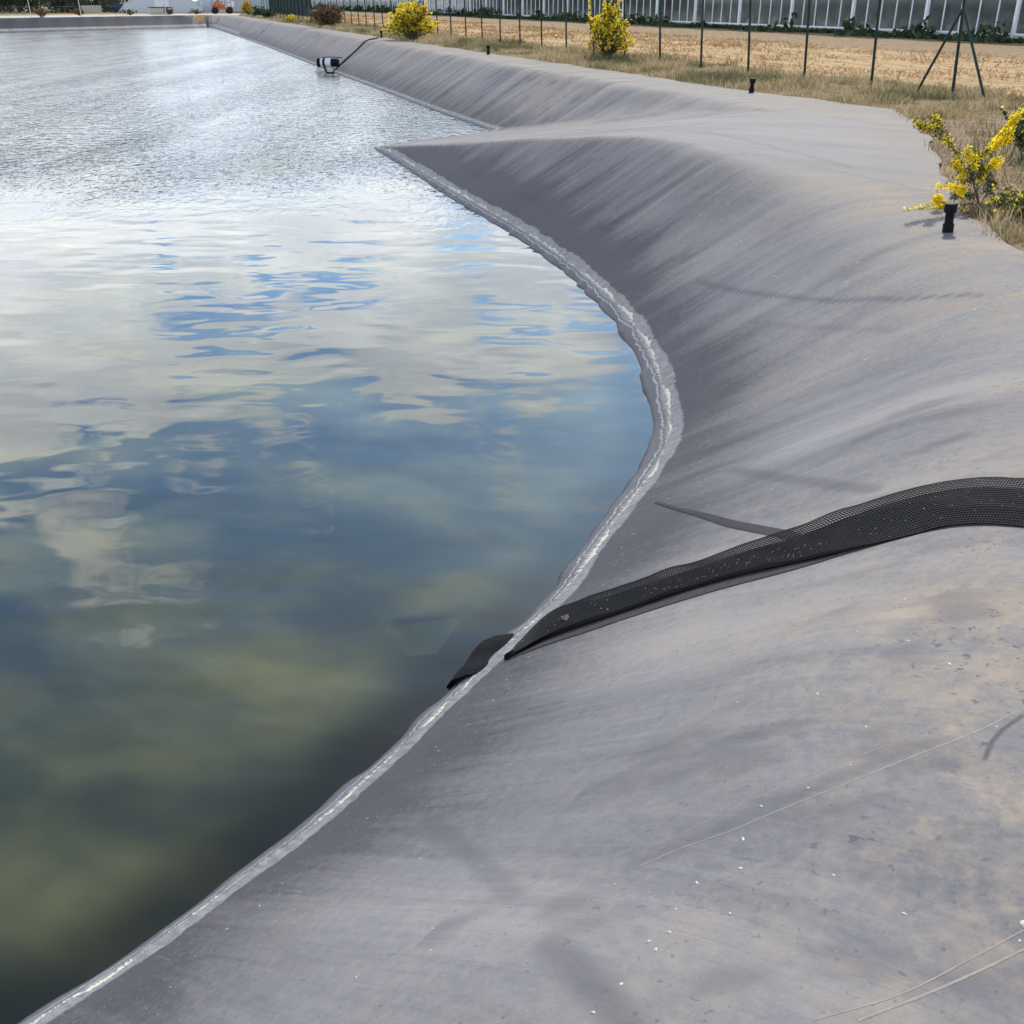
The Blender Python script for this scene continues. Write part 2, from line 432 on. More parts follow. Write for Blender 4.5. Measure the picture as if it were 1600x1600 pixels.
tint = T.mix(T.sst(zz, .44, .66), (.80, 1.22, 1.70), (.85, .93, .96))
sky = T.node('ShaderNodeMix', {0: 1.0, 6: sky, 7: tint}, data_type='RGBA', blend_type='MULTIPLY').outputs[2]
cc = T.mix(T.sst(zz, .05, .17), (10.0, 11.5, 13.6), cc)
full = T.mix(T.math('MULTIPLY', mask, .95), sky, cc)
bg = T.node('ShaderNodeBackground', {'Color': full, 'Strength': .14}).outputs[0]
T.t.links.new(bg, T.out.inputs[0])
scene.view_settings.view_transform = 'Standard'; scene.view_settings.look = 'None'
scene.view_settings.exposure = .12; scene.view_settings.gamma = 1
scene.render.engine = 'CYCLES'
scene.cycles.transparent_max_bounces = 24

# ------------------------------------------------------------------ liner, ground, water
def polar(angs, rads):
    a, r = np.meshgrid(angs, rads)
    X = np.sin(a)*r; Y = np.cos(a)*r
    na, nr = len(angs), len(rads)
    i = np.arange(nr-1)[:, None]*na+np.arange(na-1)[None]
    Q = np.stack([i, i+1, i+na+1, i+na], -1).reshape(-1, 4)
    return X.ravel(), Y.ravel(), Q

def seg_mask(x, y, pts, wd, soft):
    m = np.zeros_like(x)
    lo = np.min(pts, 0)-.4; hi = np.max(pts, 0)+.4
    k = (x > lo[0]) & (x < hi[0]) & (y > lo[1]) & (y < hi[1])
    d, s = sdist(x[k], y[k], np.array(pts, float)[:, :2])
    m[k] = 1-sstep(wd-soft, wd+soft, np.abs(d))
    return m

def edge_noise(x, y): return .22*(fbm(x*1.1, y*1.1, 77, 3)-.5)

def make_liner():
    fr = np.arange(-50, 50.001, .125); rest = np.arange(52, 308, 2.0)
    angs = np.radians(np.concatenate([fr, rest, [310]]))
    rads = np.concatenate([np.geomspace(.35, 42, 640), np.geomspace(42.6, 178, 110)])
    x, y, Q = polar(angs, rads)
    z, s, d, gov, dA, dB, dR = terrain(x, y)
    dO, _ = sdist(x, y, O_POLY); dO = dO+edge_noise(x, y)
    keep = (dO[Q] < 0).any(1)
    Q = Q[keep]
    out = np.zeros(len(x), bool); out[Q.ravel()] = True; out &= dO >= 0
    xo, yo = x[out].copy(), y[out].copy()
    for _ in range(3):
        f0 = sdist(xo, yo, O_POLY)[0]+edge_noise(xo, yo)
        fx = sdist(xo+.004, yo, O_POLY)[0]+edge_noise(xo+.004, yo); fy = sdist(xo, yo+.004, O_POLY)[0]+edge_noise(xo, yo+.004)
        gx, gy = (fx-f0)/.004, (fy-f0)/.004; g2 = np.maximum(gx*gx+gy*gy, .3)
        xo -= f0*gx/g2; yo -= f0*gy/g2
    x[out], y[out] = xo, yo
    used = np.unique(Q); rm = np.full(len(x), -1); rm[used] = np.arange(len(used)); Q = rm[Q]
    x, y, z, s, d, gov, dA, dB, dR, dO = (a[used] for a in (x, y, z, s, d, gov, dA, dB, dR, dO))
    # dust, stains and dark marks, cleaner liner, shade painted on the far wall
    plateau = sstep(1.65, 2.5, d)*np.where(gov == 1, 0, 1)
    dust = .16+.58*plateau+.24*sstep(.9, 1.9, d)
    band = sstep(.52, .68, vnoise(s/1.6, d*.12, 91))
    dust = dust+.30*band*sstep(.35, 1.0, d)*(gov != 1)
    dust = np.where(gov == 1, .65+.2*band, dust)
    dust = dust+np.where(gov == 2, .32, 0)+.60*np.exp(-(dO/.8)**2)+.30*plateau*sstep(4.5, 8, y)*(gov != 1)*sstep(.35, .6, vnoise(s/.9, d*.5, 95))
    dust = dust+.52*sstep(.35, 1.3, x)*(1-sstep(2.4, 3.2, y))*sstep(.9, 1.3, x+.25*y)
    clean_shade = sstep(9, 14, y+.6*(x-1))*(gov == 0)*(1-.6*sstep(1.3, 2.3, d))*.78+.60*np.where(gov == 2, .45, 1)*(1-sstep(.25, .95, d+.5*(vnoise(s/.9, s*0, 55)-.5)))
    clean_shade = np.where(gov == 1, 0, clean_shade); clean_shade = np.where((gov == 2) & (s > 552.6), 1.9, clean_shade)  # highest value marks the far wall, whose shade is painted into the colour
    dark = np.zeros_like(x)
    for pts, wd, soft, amt in DARK_MARKS:
        dark = np.maximum(dark, amt*seg_mask(x, y, pts, wd, soft))
    near = (y < 5) & (d > 1.2)
    rb = fbm(x*3.2+y*.9, y*6.5, 101, 3)
    dark = np.maximum(dark, np.where(near, .45*sstep(.55, .85, rb), 0))
    # darker creases lying along the slope between sheets
    cr = np.abs(((s+.25*d+.35*vnoise(s*.6, d*.7, 141))/np.where(gov == 2, 1.35, .8)) % 1-.5)
    dark = np.maximum(dark, np.where(gov == 2, .80, .22)*(1-sstep(.0, .035, cr))*sstep(.15, .6, d)*(1-plateau)*(gov != 1)*sstep(.3, .5, vnoise(s/1.1, d*.35, 143)))
    scum = np.where(gov == 0, .60+.30*sstep(3.2, 7, y)-.10*sstep(14, 22, y), np.where(gov == 2, .65, 1.5))
    far = (gov == 2) & (y > 100)
    scum = np.where(far, 2.2, scum)
    ls = np.zeros_like(x)
    for pts, wd, soft, amt in []:
        ls = np.maximum(ls, amt*seg_mask(x, y, pts, wd, soft))
    dust = dust*(1-.8*np.clip(clean_shade, 0, 1)); dust = np.where(ls > .05, 1.5+ls*.6, np.minimum(dust, 1.45)); dust = np.where((gov == 2) & (s > 552.6), 0, dust)
    V = np.stack([x, y, z], 1)
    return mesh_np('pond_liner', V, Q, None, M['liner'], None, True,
                   {'sd': np.stack([s, d, scum], 1), 'mask': np.stack([dust, dark, clean_shade], 1)})

DARK_MARKS = [
    ([(1.77,9.715),(1.985,8.994),(2.212,8.328),(2.414,7.619),(2.663,7.008),(3.029,6.563)], .022, .015, .75),
    ([(1.96,8.06),(2.175,7.374),(2.511,6.522)], .018, .024, .4),
    ([(1.267,5.368),(1.393,4.827),(1.518,4.404),(1.607,4.117)], .035, .012, .5),
    ([(-.26,2.56),(-.111,2.198),(0,1.881)], .035, .025, .35),
    ([(.085,1.602),(.147,1.471),(.22,1.31)], .04, .03, .5),
    ([(.309,1.845),(.404,1.87),(.529,1.9),(.66,1.945),(.808,1.99),(1.0,2.06)], .028, .03, .4),
    ([(1.164,1.982),(1.205,2.043),(1.251,2.088),(1.331,2.143)], .006, .004, .95),
    ([(.978,20.766),(1.955,16.585),(2.72,15.37),(3.265,13.77),(3.729,11.761)], .035, .03, .5),
    ([(-19.366,91.526),(-19.699,84.945)], .12, .05, .8),
    ([(2.1,34.0),(1.4,33.2),(.4,32.2)], .05, .03, .6),
    ([(3.49,8.34),(3.2,8.25),(2.9,8.15),(2.6,8.0)], .05, .05, .3),  # soft dark band leading left from the nearest vent
]
LIGHT_LINES = [
    ([(.309,1.83),(.404,1.857),(.529,1.878),(.66,1.917),(.808,1.96),(1.0,2.026),(1.181,2.091),(1.343,2.17)], .003, .003, .9),
    ([(.317,1.889),(.481,1.943),(.684,2.014),(.996,2.104),(1.374,2.24)], .002, .003, .7),
    ([(.552,1.26),(.715,1.3),(.857,1.363),(1.011,1.439)], .004, .003, .8),
    ([(.629,1.251),(.773,1.301),(.9,1.352),(.991,1.393)], .005, .004, .9),
]
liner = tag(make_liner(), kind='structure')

def make_ground():
    angs = np.radians(np.concatenate([np.arange(-55, 55.01, .35), np.arange(56, 305.1, 1.5)]))
    rads = np.concatenate([np.geomspace(.4, 60, 240), np.geomspace(61, 320, 130), np.geomspace(335, 2500, 24)])
    x, y, Q = polar(angs, rads)
    z = terrain(x, y)[0]
    dO, _ = sdist(x, y, O_POLY); dn = dO+edge_noise(x, y)
    land = G-.02+.07*(fbm(x*.8, y*.8, 3, 3)-.5)*sstep(.1, .8, dn)+.05*(fbm(x*.12, y*.12, 9, 2)-.5)*sstep(.5, 4, dn)
    zi = np.minimum(z, land)-np.clip((-dn-.45)*2.5, .03, 1.0)
    zg = np.where(dn > 0, land, zi)
    v = (x-8.46)*DY-(y-21.16)*DX                      # metres beyond the fence line
    far = ((y > 128+.0*x) & (x < -34)).astype(float)
    grass = (1-sstep(.2, 1.6, v+2.2*(fbm(x*.35, y*.35, 15, 3)-.5)))*(1-far)
    g2 = sstep(10.5, 12.5, v+1.5*(fbm(x*.3, y*.3, 19, 2)-.5))
    # pale concrete apron beyond the far bank
    dfar = sdist(x, y, np.array([(-33.2,138.4),(-38.5,138.5),(-53,112.5),(-89,53)], float))[0]
    conc = sstep(2.2, 2.8, dfar)*(1-sstep(13, 14, dfar))*(x < -30)
    zone = np.stack([np.clip(np.maximum(grass, g2*.8), 0, 1), sstep(18, 30, dfar)*(x < -34)+sstep(60, 70, v), conc], 1)
    return mesh_np('ground', np.stack([x, y, zg], 1), Q, None, M['ground'], None, True, {'zone': zone})
tag(make_ground(), kind='structure')

def make_water():
    angs = np.radians(np.concatenate([np.arange(-60, 60.01, .5), np.arange(62, 300.1, 2)]))
    rads = np.concatenate([np.geomspace(.4, 30, 210), np.geomspace(30.8, 178, 80)])
    x, y, Q = polar(angs, rads)
    dep = np.maximum(0, -terrain(x, y)[0])
    # the drowned mesh lies just under the surface
    poly = [(-.265,4.555),(-.375,4.245),(-.515,4.24),(-.66,4.50)]; q = np.full(len(x), 9.)
    for k in range(4):
        (ax, ay), (bx, by) = poly[k], poly[(k+1) % 4]; L = math.hypot(bx-ax, by-ay)
        q = np.minimum(q, -((bx-ax)*(y-ay)-(by-ay)*(x-ax))/L)
    dep = np.where(dep > .07, dep+(.07-dep)*sstep(-.05, .05, q), dep)
    na = len(angs); n = len(x)
    V = np.stack([x, y, 0*x], 1)
    rim = V[-na:].copy(); rim[:, 2] = -3
    inn = V[:na].copy(); inn[:, 2] = -3
    V = np.concatenate([V, rim, inn]); i = np.arange(na)
    j = (i+1) % na
    i = i[:-1]; j = i+1
    Q = np.concatenate([Q, np.stack([n-na+i, n-na+j, n+j, n+i], 1), np.stack([i, n+na+i, n+na+j, j], 1), np.stack([n+na+j, n+na+i, n+i, n+j], 1)])
    return mesh_np('water', V, Q, None, M['water'], None, False, {'depth': np.concatenate([dep, np.zeros(2*na)])})
tag(make_water(), kind='structure')
def ribbon(name, pts, wd, ht, mat, n=120, uneven=0.0):
    c = resample(pts, n); tg = np.gradient(c, axis=0); tg /= np.linalg.norm(tg, axis=1, keepdims=True); nn = np.stack([-tg[:, 1], tg[:, 0]], 1)
    w_ = wd*(1+uneven*(vnoise(np.arange(n)*.35, np.zeros(n), 5)-.5)*2)[:, None]
    X = np.stack([c-nn*w_, c-nn*w_*.3, c+nn*w_*.3, c+nn*w_], 1)
    Z = zarr(X.reshape(-1, 2)).reshape(n, 4)+np.array((.0005, ht, ht, .0005))[None]
    i = np.arange(n-1)[:, None]*4+np.arange(3)[None]
    return mesh_np(name, np.concatenate([X, Z[..., None]], 2).reshape(-1, 3), np.stack([i, i+1, i+5, i+4], -1).reshape(-1, 4), None, mat, None, True)
def zarr(P): return terrain(P[:, 0].copy(), P[:, 1].copy())[0]
def resample(p, n):
    p = catmull([q[:2] for q in p], 6); L = np.concatenate([[0], np.cumsum(np.linalg.norm(np.diff(p, axis=0), axis=1))])
    t = np.linspace(0, L[-1], n)
    return np.stack([np.interp(t, L, p[:, 0]), np.interp(t, L, p[:, 1])], 1)
M['weld'] = simple('pale_weld', (.255, .243, .228), .6, .3, .3, 40)
M['weld_dusty'] = simple('dusty_weld', (.30, .262, .215), .7, .2, .3, 40)
for k, (pts, wd, soft, amt) in enumerate(LIGHT_LINES):
    tag(ribbon('weld_line', pts, (.0016, .0011, .0018, .0028)[k], (.0005, .0004, .0005, .0007)[k], M['weld'] if k < 2 else M['weld_dusty'], 160, .2), kind='structure')

# ------------------------------------------------------------------ object materials
M['black_plastic'] = simple('black_plastic', (.009, .009, .010), .65, .12, .3, 30)
M['geogrid'] = simple('geogrid', (.013, .013, .015), .7, .10, .35, 40)
M['mat'] = simple('grey_mat', (.060, .055, .050), .85, .05, .35, 25)
M['seam'] = simple('seam_tape', (.062, .059, .062), .8, .05, .25, 20)
M['algae_mesh'] = simple('algae_mesh', (.44, .45, .22), .9, .1, .35, 18)
M['green_steel'] = simple('green_steel', (.010, .030, .022), .6, .25, .3, 6)
M['pale_steel'] = simple('pale_steel', (.50, .52, .50), .5, .4, .2, 6)
M['wire'] = simple('wire', (.12, .16, .14), .5, .4, .2, 6)
M['white_plastic'] = simple('white_plastic', (.78, .79, .78), .4, .4, .1, 9)
M['white_paint'] = simple('white_paint', (.84, .86, .85), .45, .4, .15, 4)
M['concrete'] = simple('concrete', (.42, .41, .37), .85, .2, .25, 3, bump=.3)
M['pale_box'] = simple('pale_box', (.50, .45, .36), .7, .2, .2, 2)
M['blue_tarp'] = simple('blue_tarp', (.035, .045, .11), .6, .3, .2, 3)
M['tunnel_film'] = simple('tunnel_film', (.58, .60, .63), .4, .4, .08, 1.5)
M['orange_paint'] = simple('orange_paint', (.52, .15, .030), .5, .4, .35, 5)
M['rubber'] = simple('rubber', (.025, .024, .023), .8, .2, .3, 12)
M['rust_steel'] = simple('rust_steel', (.20, .10, .05), .8, .2, .4, 8)
M['green_screen'] = simple('green_screen', (.012, .032, .030), .8, .2, .25, 5)
M['corrugated'] = simple('corrugated_sheet', (.40, .47, .50), .45, .4, .15, 2)
M['white_ground'] = simple('white_ground', (.36, .37, .35), .7, .3, .3, 2)
M['grey_film'] = simple('grey_film', (.30, .32, .31), .5, .4, .25, 1.2)
M['crop'] = simple('crop_green', (.035, .05, .03), .9, .1, .6, 2.5)
M['flake'] = simple('flake', (.58, .56, .52), .6, .3, .08, 30)
M['stone'] = simple('stone', (.42, .36, .28), .85, .2, .3, 9)
M['straw_litter'] = simple('straw_litter', (.26, .22, .16), .85, .1, .35, 60)
M['bark'] = simple('bark', (.075, .055, .038), .9, .1, .35, 14)
M['stem'] = simple('broom_stem', (.10, .085, .055), .85, .1, .35, 30)
M['trunk'] = simple('trunk', (.09, .075, .06), .9, .1, .35, 4)
M['flower'] = leafmat('broom_flower', (.93, .68, .012), (1.0, .88, .06), .5)
M['gold_flower'] = leafmat('gold_flower', (.62, .33, .012), (.78, .52, .03), .3)
M['broom_leaf'] = leafmat('broom_leaf', (.045, .058, .030), (.105, .115, .062), .25)
M['brown_leaf'] = leafmat('brown_leaf', (.10, .055, .030), (.22, .145, .075), .2)
M['green_leaf'] = leafmat('green_leaf', (.025, .050, .020), (.07, .10, .035), .25)
M['weed_leaf'] = leafmat('weed_leaf', (.020, .045, .018), (.075, .11, .035), .25)
M['wood_leaf'] = leafmat('wood_leaf', (.030, .042, .024), (.095, .105, .055), .2)
def mat_grass():
    t = NT('dry_grass_blades'); a = t.sep(t.attr('tint').outputs['Vector'])
    c = t.mix(a[0], (.27, .20, .105), (.66, .53, .31))
    c = t.mix(t.math('MULTIPLY', a[1], .95), c, (.095, .115, .045))
    p = t.bsdf(c, .8, .15); tr = t.node('ShaderNodeBsdfTranslucent', {'Color': c}).outputs[0]
    return t.done(t.node('ShaderNodeMixShader', {0: .3, 1: p, 2: tr}).outputs[0])
M['grass'] = mat_grass()
M['stubble'] = simple('straw_stubble', (.46, .29, .12), .85, .1, .5, 1.5)
def mat_pane():
    t = NT('greenhouse_glass'); n = t.noise(t.obj(), 1.2, 4, .6)
    g = t.node('ShaderNodeBsdfGlossy', {'Color': (1, 1, 1, 1), 'Roughness': .06}).outputs[0]
    tr = t.node('ShaderNodeBsdfTransparent', {'Color': (.78, .84, .80, 1)}).outputs[0]
    di = t.node('ShaderNodeMixShader', {0: .5, 1: t.node('ShaderNodeBsdfDiffuse', {'Color': (.60, .65, .63, 1)}).outputs[0], 2: t.node('ShaderNodeBsdfTranslucent', {'Color': (.60, .65, .63, 1)}).outputs[0]}).outputs[0]
    z = t.sep(t.obj())[2]
    lime = t.math('MULTIPLY', t.lin(n, .35, .7, .12, .34), t.lin(z, .3, 1.3, 1.8, .6))
    b = t.node('ShaderNodeMixShader', {0: lime, 1: tr, 2: di}).outputs[0]
    fr = t.node('ShaderNodeFresnel', {'IOR': 1.5}).outputs[0]
    return t.done(t.node('ShaderNodeMixShader', {0: fr, 1: b, 2: g}).outputs[0])
M['pane'] = mat_pane()

def zat(x, y):
    return float(terrain(np.array([x], float), np.array([y], float))[0][0])

# ------------------------------------------------------------------ geogrid strip down the near bank
UP = [(3.75,2.45),(3.05,2.90),(2.45,3.32),(2.184,3.507),(2.078,3.58),(2.008,3.635),(1.941,3.70),(1.872,3.768),(1.793,3.816),(1.706,3.85),(1.62,3.888),(1.505,3.922),(1.386,3.95),(1.258,3.975),(1.143,4.03),(1.03,4.10),(.888,4.13),(.753,4.17),(.607,4.20),(.465,4.25),(.317,4.33),(.235,4.37),(.165,4.345),(.085,4.22),(.02,4.07),(-.03,3.95)]
LO = [(3.55,2.12),(2.87,2.52),(2.3,2.93),(2.0,3.142),(1.904,3.211),(1.845,3.272),(1.767,3.347),(1.686,3.405),(1.600,3.438),(1.466,3.450),(1.36,3.480),(1.26,3.529),(1.163,3.590),(1.056,3.665),(.945,3.739),(.827,3.80),(.702,3.845),(.566,3.873),(.432,3.904),(.293,3.945),(.149,3.975),(.06,3.955),(.0,3.938),(-.035,3.93)]
def grid_bars(P, wd, th):
    """bars along both directions of a grid of points P[i,j] as one list of quads (boxes without ends)"""
    V = []; Q = []
    def bar(line, side, nor, w):
        n0 = sum(len(a) for a in V); n = len(line)
        a = line-side*w/2; b = line+side*w/2
        V.append(np.concatenate([a, b, b-nor*th, a-nor*th]))
        i = np.arange(n-1)
        for (p, q) in ((0, 1), (1, 2), (2, 3), (3, 0)):
            Q.append(np.stack([n0+p*n+i, n0+q*n+i, n0+q*n+i+1, n0+p*n+i+1], 1))
    du = np.gradient(P, axis=0); dv = np.gradient(P, axis=1)
    du /= np.linalg.norm(du, axis=2, keepdims=True)+1e-9; dv /= np.linalg.norm(dv, axis=2, keepdims=True)+1e-9
    N = np.cross(du, dv); N /= np.linalg.norm(N, axis=2, keepdims=True)+1e-9
    N = np.where(N[..., 2:3] < 0, -N, N)
    for i in range(P.shape[0]): bar(P[i], du[i], N[i], wd)
    for j in range(P.shape[1]): bar(P[:, j]+N[:, j]*.0008, dv[:, j], N[:, j], wd*1.25)
    return np.concatenate(V), np.concatenate(Q)

NS, NW = 390, 24
u_ = resample(UP, NS); l_ = resample(LO, NS)
tt = np.linspace(0, 1, NW)
XY = l_[:, None]*(1-tt)[None, :, None]+u_[:, None]*tt[None, :, None]
fl = XY.reshape(-1, 2)
Zg = zarr(fl).reshape(NS, NW)
sl_ = np.linspace(0, 1, NS)[:, None]
lift = .008+.028*sstep(.55, 1, tt)[None]*(1-sstep(.75, .936, sl_))*(.6+.8*vnoise(sl_*14, sl_*0, 3)) + .018*np.sin(tt*math.pi)[None] + .010*(vnoise(sl_*39, tt[None]*2+sl_*0, 8)-.3)
lift = lift+.02*(1-sstep(0, .3, tt))[None]*sstep(.58, .71, sl_)*(1-sstep(.936, 1, sl_))
P3 = np.concatenate([XY, (Zg+lift)[..., None]], 2)
mesh_strip = empty('geogrid_strip', (float(XY[130, 12, 0]), float(XY[130, 12, 1]), float(Zg[130, 12])))
tag(mesh_strip, 'long black plastic mesh strip draped down the grey bank into the water', 'mesh strip')
def local(o, V): return np.asarray(V)-np.array(o.location)
V, Q = grid_bars(P3, .0050, .0022)
mesh_np('mesh', local(mesh_strip, V), Q, None, M['geogrid'], mesh_strip)
# the folded under layer
P4 = P3.copy(); k0 = 8
sub = P4[:, :20].copy()
sub[..., 2] = Zg[:, :20]+.006+.3*(lift[:, :20]-.008)
i = np.arange(NS-1)[:, None]*20+np.arange(19)[None]
Q = np.stack([i, i+1, i+21, i+20], -1).reshape(-1, 4)
mesh_np('mesh_underlayer', local(mesh_strip, sub.reshape(-1, 3)), Q, None, M['geogrid'], mesh_strip, True)
# mat showing below the strip
SUB = [(1.42,3.455),(1.334,3.462),(1.248,3.480),(1.131,3.495),(1.019,3.528),(.909,3.572),(.792,3.615),(.671,3.658),(.546,3.701),(.417,3.746),(.282,3.788),(.144,3.85),(.029,3.895),(-.05,3.93)]
s1 = resample(SUB, 120); s0 = resample([p for p in LO[9:]], 120)
s1 = s1*.62+s0*.38
s0 = s0+(s0-s1)/(np.linalg.norm(s0-s1, axis=1, keepdims=True)+.02)*.05
m_ = np.linspace(0, 1, 6); X4 = s1[:, None]*(1-m_)[None, :, None]+s0[:, None]*m_[None, :, None]
Z4 = zarr(X4.reshape(-1, 2)).reshape(120, 6)+.004
V = np.concatenate([X4, Z4[..., None]], 2).reshape(-1, 3)
i = np.arange(119)[:, None]*6+np.arange(5)[None]
mesh_np('mat', local(mesh_strip, V), np.stack([i, i+1, i+7, i+6], -1).reshape(-1, 4), None, M['mat'], mesh_strip, True)
# the loose end flops over the lip on to the water
F = np.array([[(.05,4.25,.030),(-.085,3.925,.030)], [(.0,4.245,.058),(-.135,3.91,.060)], [(-.075,4.24,.050),(-.21,3.90,.058)], [(-.15,4.235,.018),(-.28,3.893,.032)], [(-.18,4.232,-.02),(-.31,3.888,-.012)]])
nu, nv = 26, 30
a = np.linspace(0, 4, nu); i0 = np.minimum(a.astype(int), 3); fa = (a-i0)[:, None, None]
E = F[i0]*(1-fa)+F[i0+1]*fa
b = np.linspace(0, 1, nv)[None, :, None]
FP = E[:, :1]*(1-b)+E[:, 1:]*b
FP[..., 2] += .006*np.sin(np.linspace(0, 9, nv))[None]
V, Q = grid_bars(FP, .0060, .003)
V2, Q2 = grid_bars(FP+np.array((.004, .003, -.012)), .0060, .003)
mesh_np('mesh_end', local(mesh_strip, np.concatenate([V, V2])), np.concatenate([Q, Q2+len(V)]), None, M['geogrid'], mesh_strip)
# its drowned tail, furred with algae
TP = np.array([[(-.265,4.555,-.05),(-.375,4.245,-.055)], [(-.41,4.535,-.055),(-.425,4.243,-.06)], [(-.54,4.515,-.065),(-.47,4.241,-.065)], [(-.66,4.50,-.08),(-.515,4.24,-.07)]])
a = np.linspace(0, 3, 40); i0 = np.minimum(a.astype(int), 2); fa = (a-i0)[:, None, None]
E = TP[i0]*(1-fa)+TP[i0+1]*fa; b = np.linspace(0, 1, 26)[None, :, None]
V, Q = grid_bars(E[:, :1]*(1-b)+E[:, 1:]*b, .0085, .004)
mesh_np('sunken_mesh', local(mesh_strip, V), Q, None, M['algae_mesh'], mesh_strip)

# straw and crumbs caught on the strip
mb = MB()
for k in range(110):
    i = int(np.clip(rng.normal(278, 58), 4, NS-6)); j = int(np.clip(rng.normal(9, 4), 1, NW-2))
    p = P3[i, j]+np.array((0, 0, .004)); L = rng.uniform(.002, .010); a = rng.uniform(0, 6.3)
    mb.box(p, (L, rng.uniform(.001, .003), .002), a)
for k in range(70):
    p = P3[354, 9]+np.array((rng.normal(0, .012), rng.normal(0, .012), .006)); mb.box(p, (rng.uniform(.004, .014), .002, .002), rng.uniform(0, 6))
tag(mb.build('straw_litter', M['straw_litter']), 'straw crumbs caught on the black mesh strip', 'straw', kind='stuff')

# dark seam tape beside the strip
ST = [(.845,5.42),(.905,5.18),(.969,4.951),(1.067,4.607),(1.156,4.32),(1.215,4.06),(1.235,3.93)]
c = resample(ST, 80); tg = np.gradient(c, axis=0); tg /= np.linalg.norm(tg, axis=1, keepdims=True); nn = np.stack([-tg[:, 1], tg[:, 0]], 1)
ww = .010+.018*sstep(0, .8, np.linspace(0, 1, 80))[:, None]
X5 = np.stack([c-nn*ww, c-nn*ww*.33, c+nn*ww*.33, c+nn*ww], 1)
Z5 = zarr(X5.reshape(-1, 2)).reshape(80, 4)+np.array((.004, .005, .005, .004))[None]
i = np.arange(79)[:, None]*4+np.arange(3)[None]
o = mesh_np('seam_tape', np.concatenate([X5, Z5[..., None]], 2).reshape(-1, 3), np.stack([i, i+1, i+5, i+4], -1).reshape(-1, 4), None, M['seam'], None, True)
tag(o, 'dark seam tape on the bank running from the scum line to the mesh strip', 'seam tape')

# white flakes and droppings on the liner
mb = MB()
FL = [(1.02,1.45,.011)]
for (x, y) in [(.16,1.36),(.30,1.50),(.335,1.545),(.29,1.53),(.36,1.62),(.42,1.70),(.52,1.72),(.70,1.64),(.80,1.50),(.62,1.95),(.74,1.98),(.86,2.04),(.55,1.83),(1.02,2.35),(1.2,2.6),(1.1,2.75),(1.3,2.9),(.95,2.2),(1.25,2.42),(1.5,2.75),(.22,1.42)]:
    FL.append((x, y, rng.uniform(.0022, .0048)))
for k in range(80):
    x = rng.uniform(-.6, 2.6); y = rng.uniform(1.2, 5.5)
    FL.append((x, y, rng.uniform(.0012, .0032)))
for k in range(60):
    FL.append((rng.uniform(2, 5), rng.uniform(5.5, 12), rng.uniform(.004, .009)))
FA = np.array(FL); zf, sf, df = terrain(FA[:, 0].copy(), FA[:, 1].copy())[:3]
for (x, y, r), z, d in zip(FL, zf, df):
    if d < .35: continue
    n = 7; ang = rng.uniform(0, 6.3); st_ = rng.uniform(1, 1.9)
    ring = [(r*st_*rng.uniform(.7, 1.2)*math.cos(2*math.pi*q/n), r*rng.uniform(.7, 1.2)*math.sin(2*math.pi*q/n)) for q in range(n)]
    ca, sa = math.cos(ang), math.sin(ang)
    vs = [(x+p*ca-q*sa, y+p*sa+q*ca, z+.0006) for p, q in ring]+[(x+.6*(p*ca-q*sa), y+.6*(p*sa+q*ca), z+r*.45) for p, q in ring]
    mb.add(vs, [tuple(range(n, 2*n))]+[(q, (q+1) % n, n+(q+1) % n, n+q) for q in range(n)])
tag(mb.build('bird_droppings', M['flake']), 'small white droppings and flakes scattered over the liner', 'droppings', kind='stuff')

# ------------------------------------------------------------------ vent pipes
def lathe(mb, prof, n=20, c=(0, 0, 0)):
    vs = [(c[0]+r*math.cos(2*math.pi*k/n), c[1]+r*math.sin(2*math.pi*k/n), c[2]+z) for r, z in prof for k in range(n)]
    fs = [(i*n+k, i*n+(k+1) % n, (i+1)*n+(k+1) % n, (i+1)*n+k) for i in range(len(prof)-1) for k in range(n)]
    mb.add(vs, fs+[tuple(range((len(prof)-1)*n, len(prof)*n)), tuple(range(n-1, -1, -1))])
VENTS = [(3.49, 8.34, .235, .042, (.03, -.07), 'nearest black vent pipe standing on the liner beside the flowering broom'),
         (4.77, 22.0, .27, .05, (.0, .02), 'black vent pipe at the grass edge below the green fence posts'),
         (-.80, 37.8, .30, .055, (.03, .0), 'small black vent pipe on the crest between the two large yellow brooms'),
         (-6.32, 54.6, .33, .055, (0, .0), 'farthest black vent pipe at the top of the dark hose')]
def make_vent(x, y, h, r, tilt, label):
    e = empty('vent_pipe', (x, y, zat(x, y)-.01)); e.rotation_euler = (tilt[0], tilt[1], 0)
    tag(e, label, 'vent pipe', 'vent pipes along the crest of the bank')
    m = MB(); lathe(m, [(r*.80, 0), (r*.80, h*.8)]); m.build('pipe', M['black_plastic'], e, True)
    m = MB(); lathe(m, [(r*1.02, -.01), (r*1.02, h*.30), (r*.97, h*.33), (r*.82, h*.335)]); m.build('socket', M['black_plastic'], e, True)
    m = MB(); lathe(m, [(r*.86, h*.69), (r*1.12, h*.70), (r*1.16, h*.73), (r*1.16, h*.97), (r*1.1, h), (r*.4, h*1.008)]); m.build('cap', M['black_plastic'], e, True)
for v_ in VENTS: make_vent(*v_)

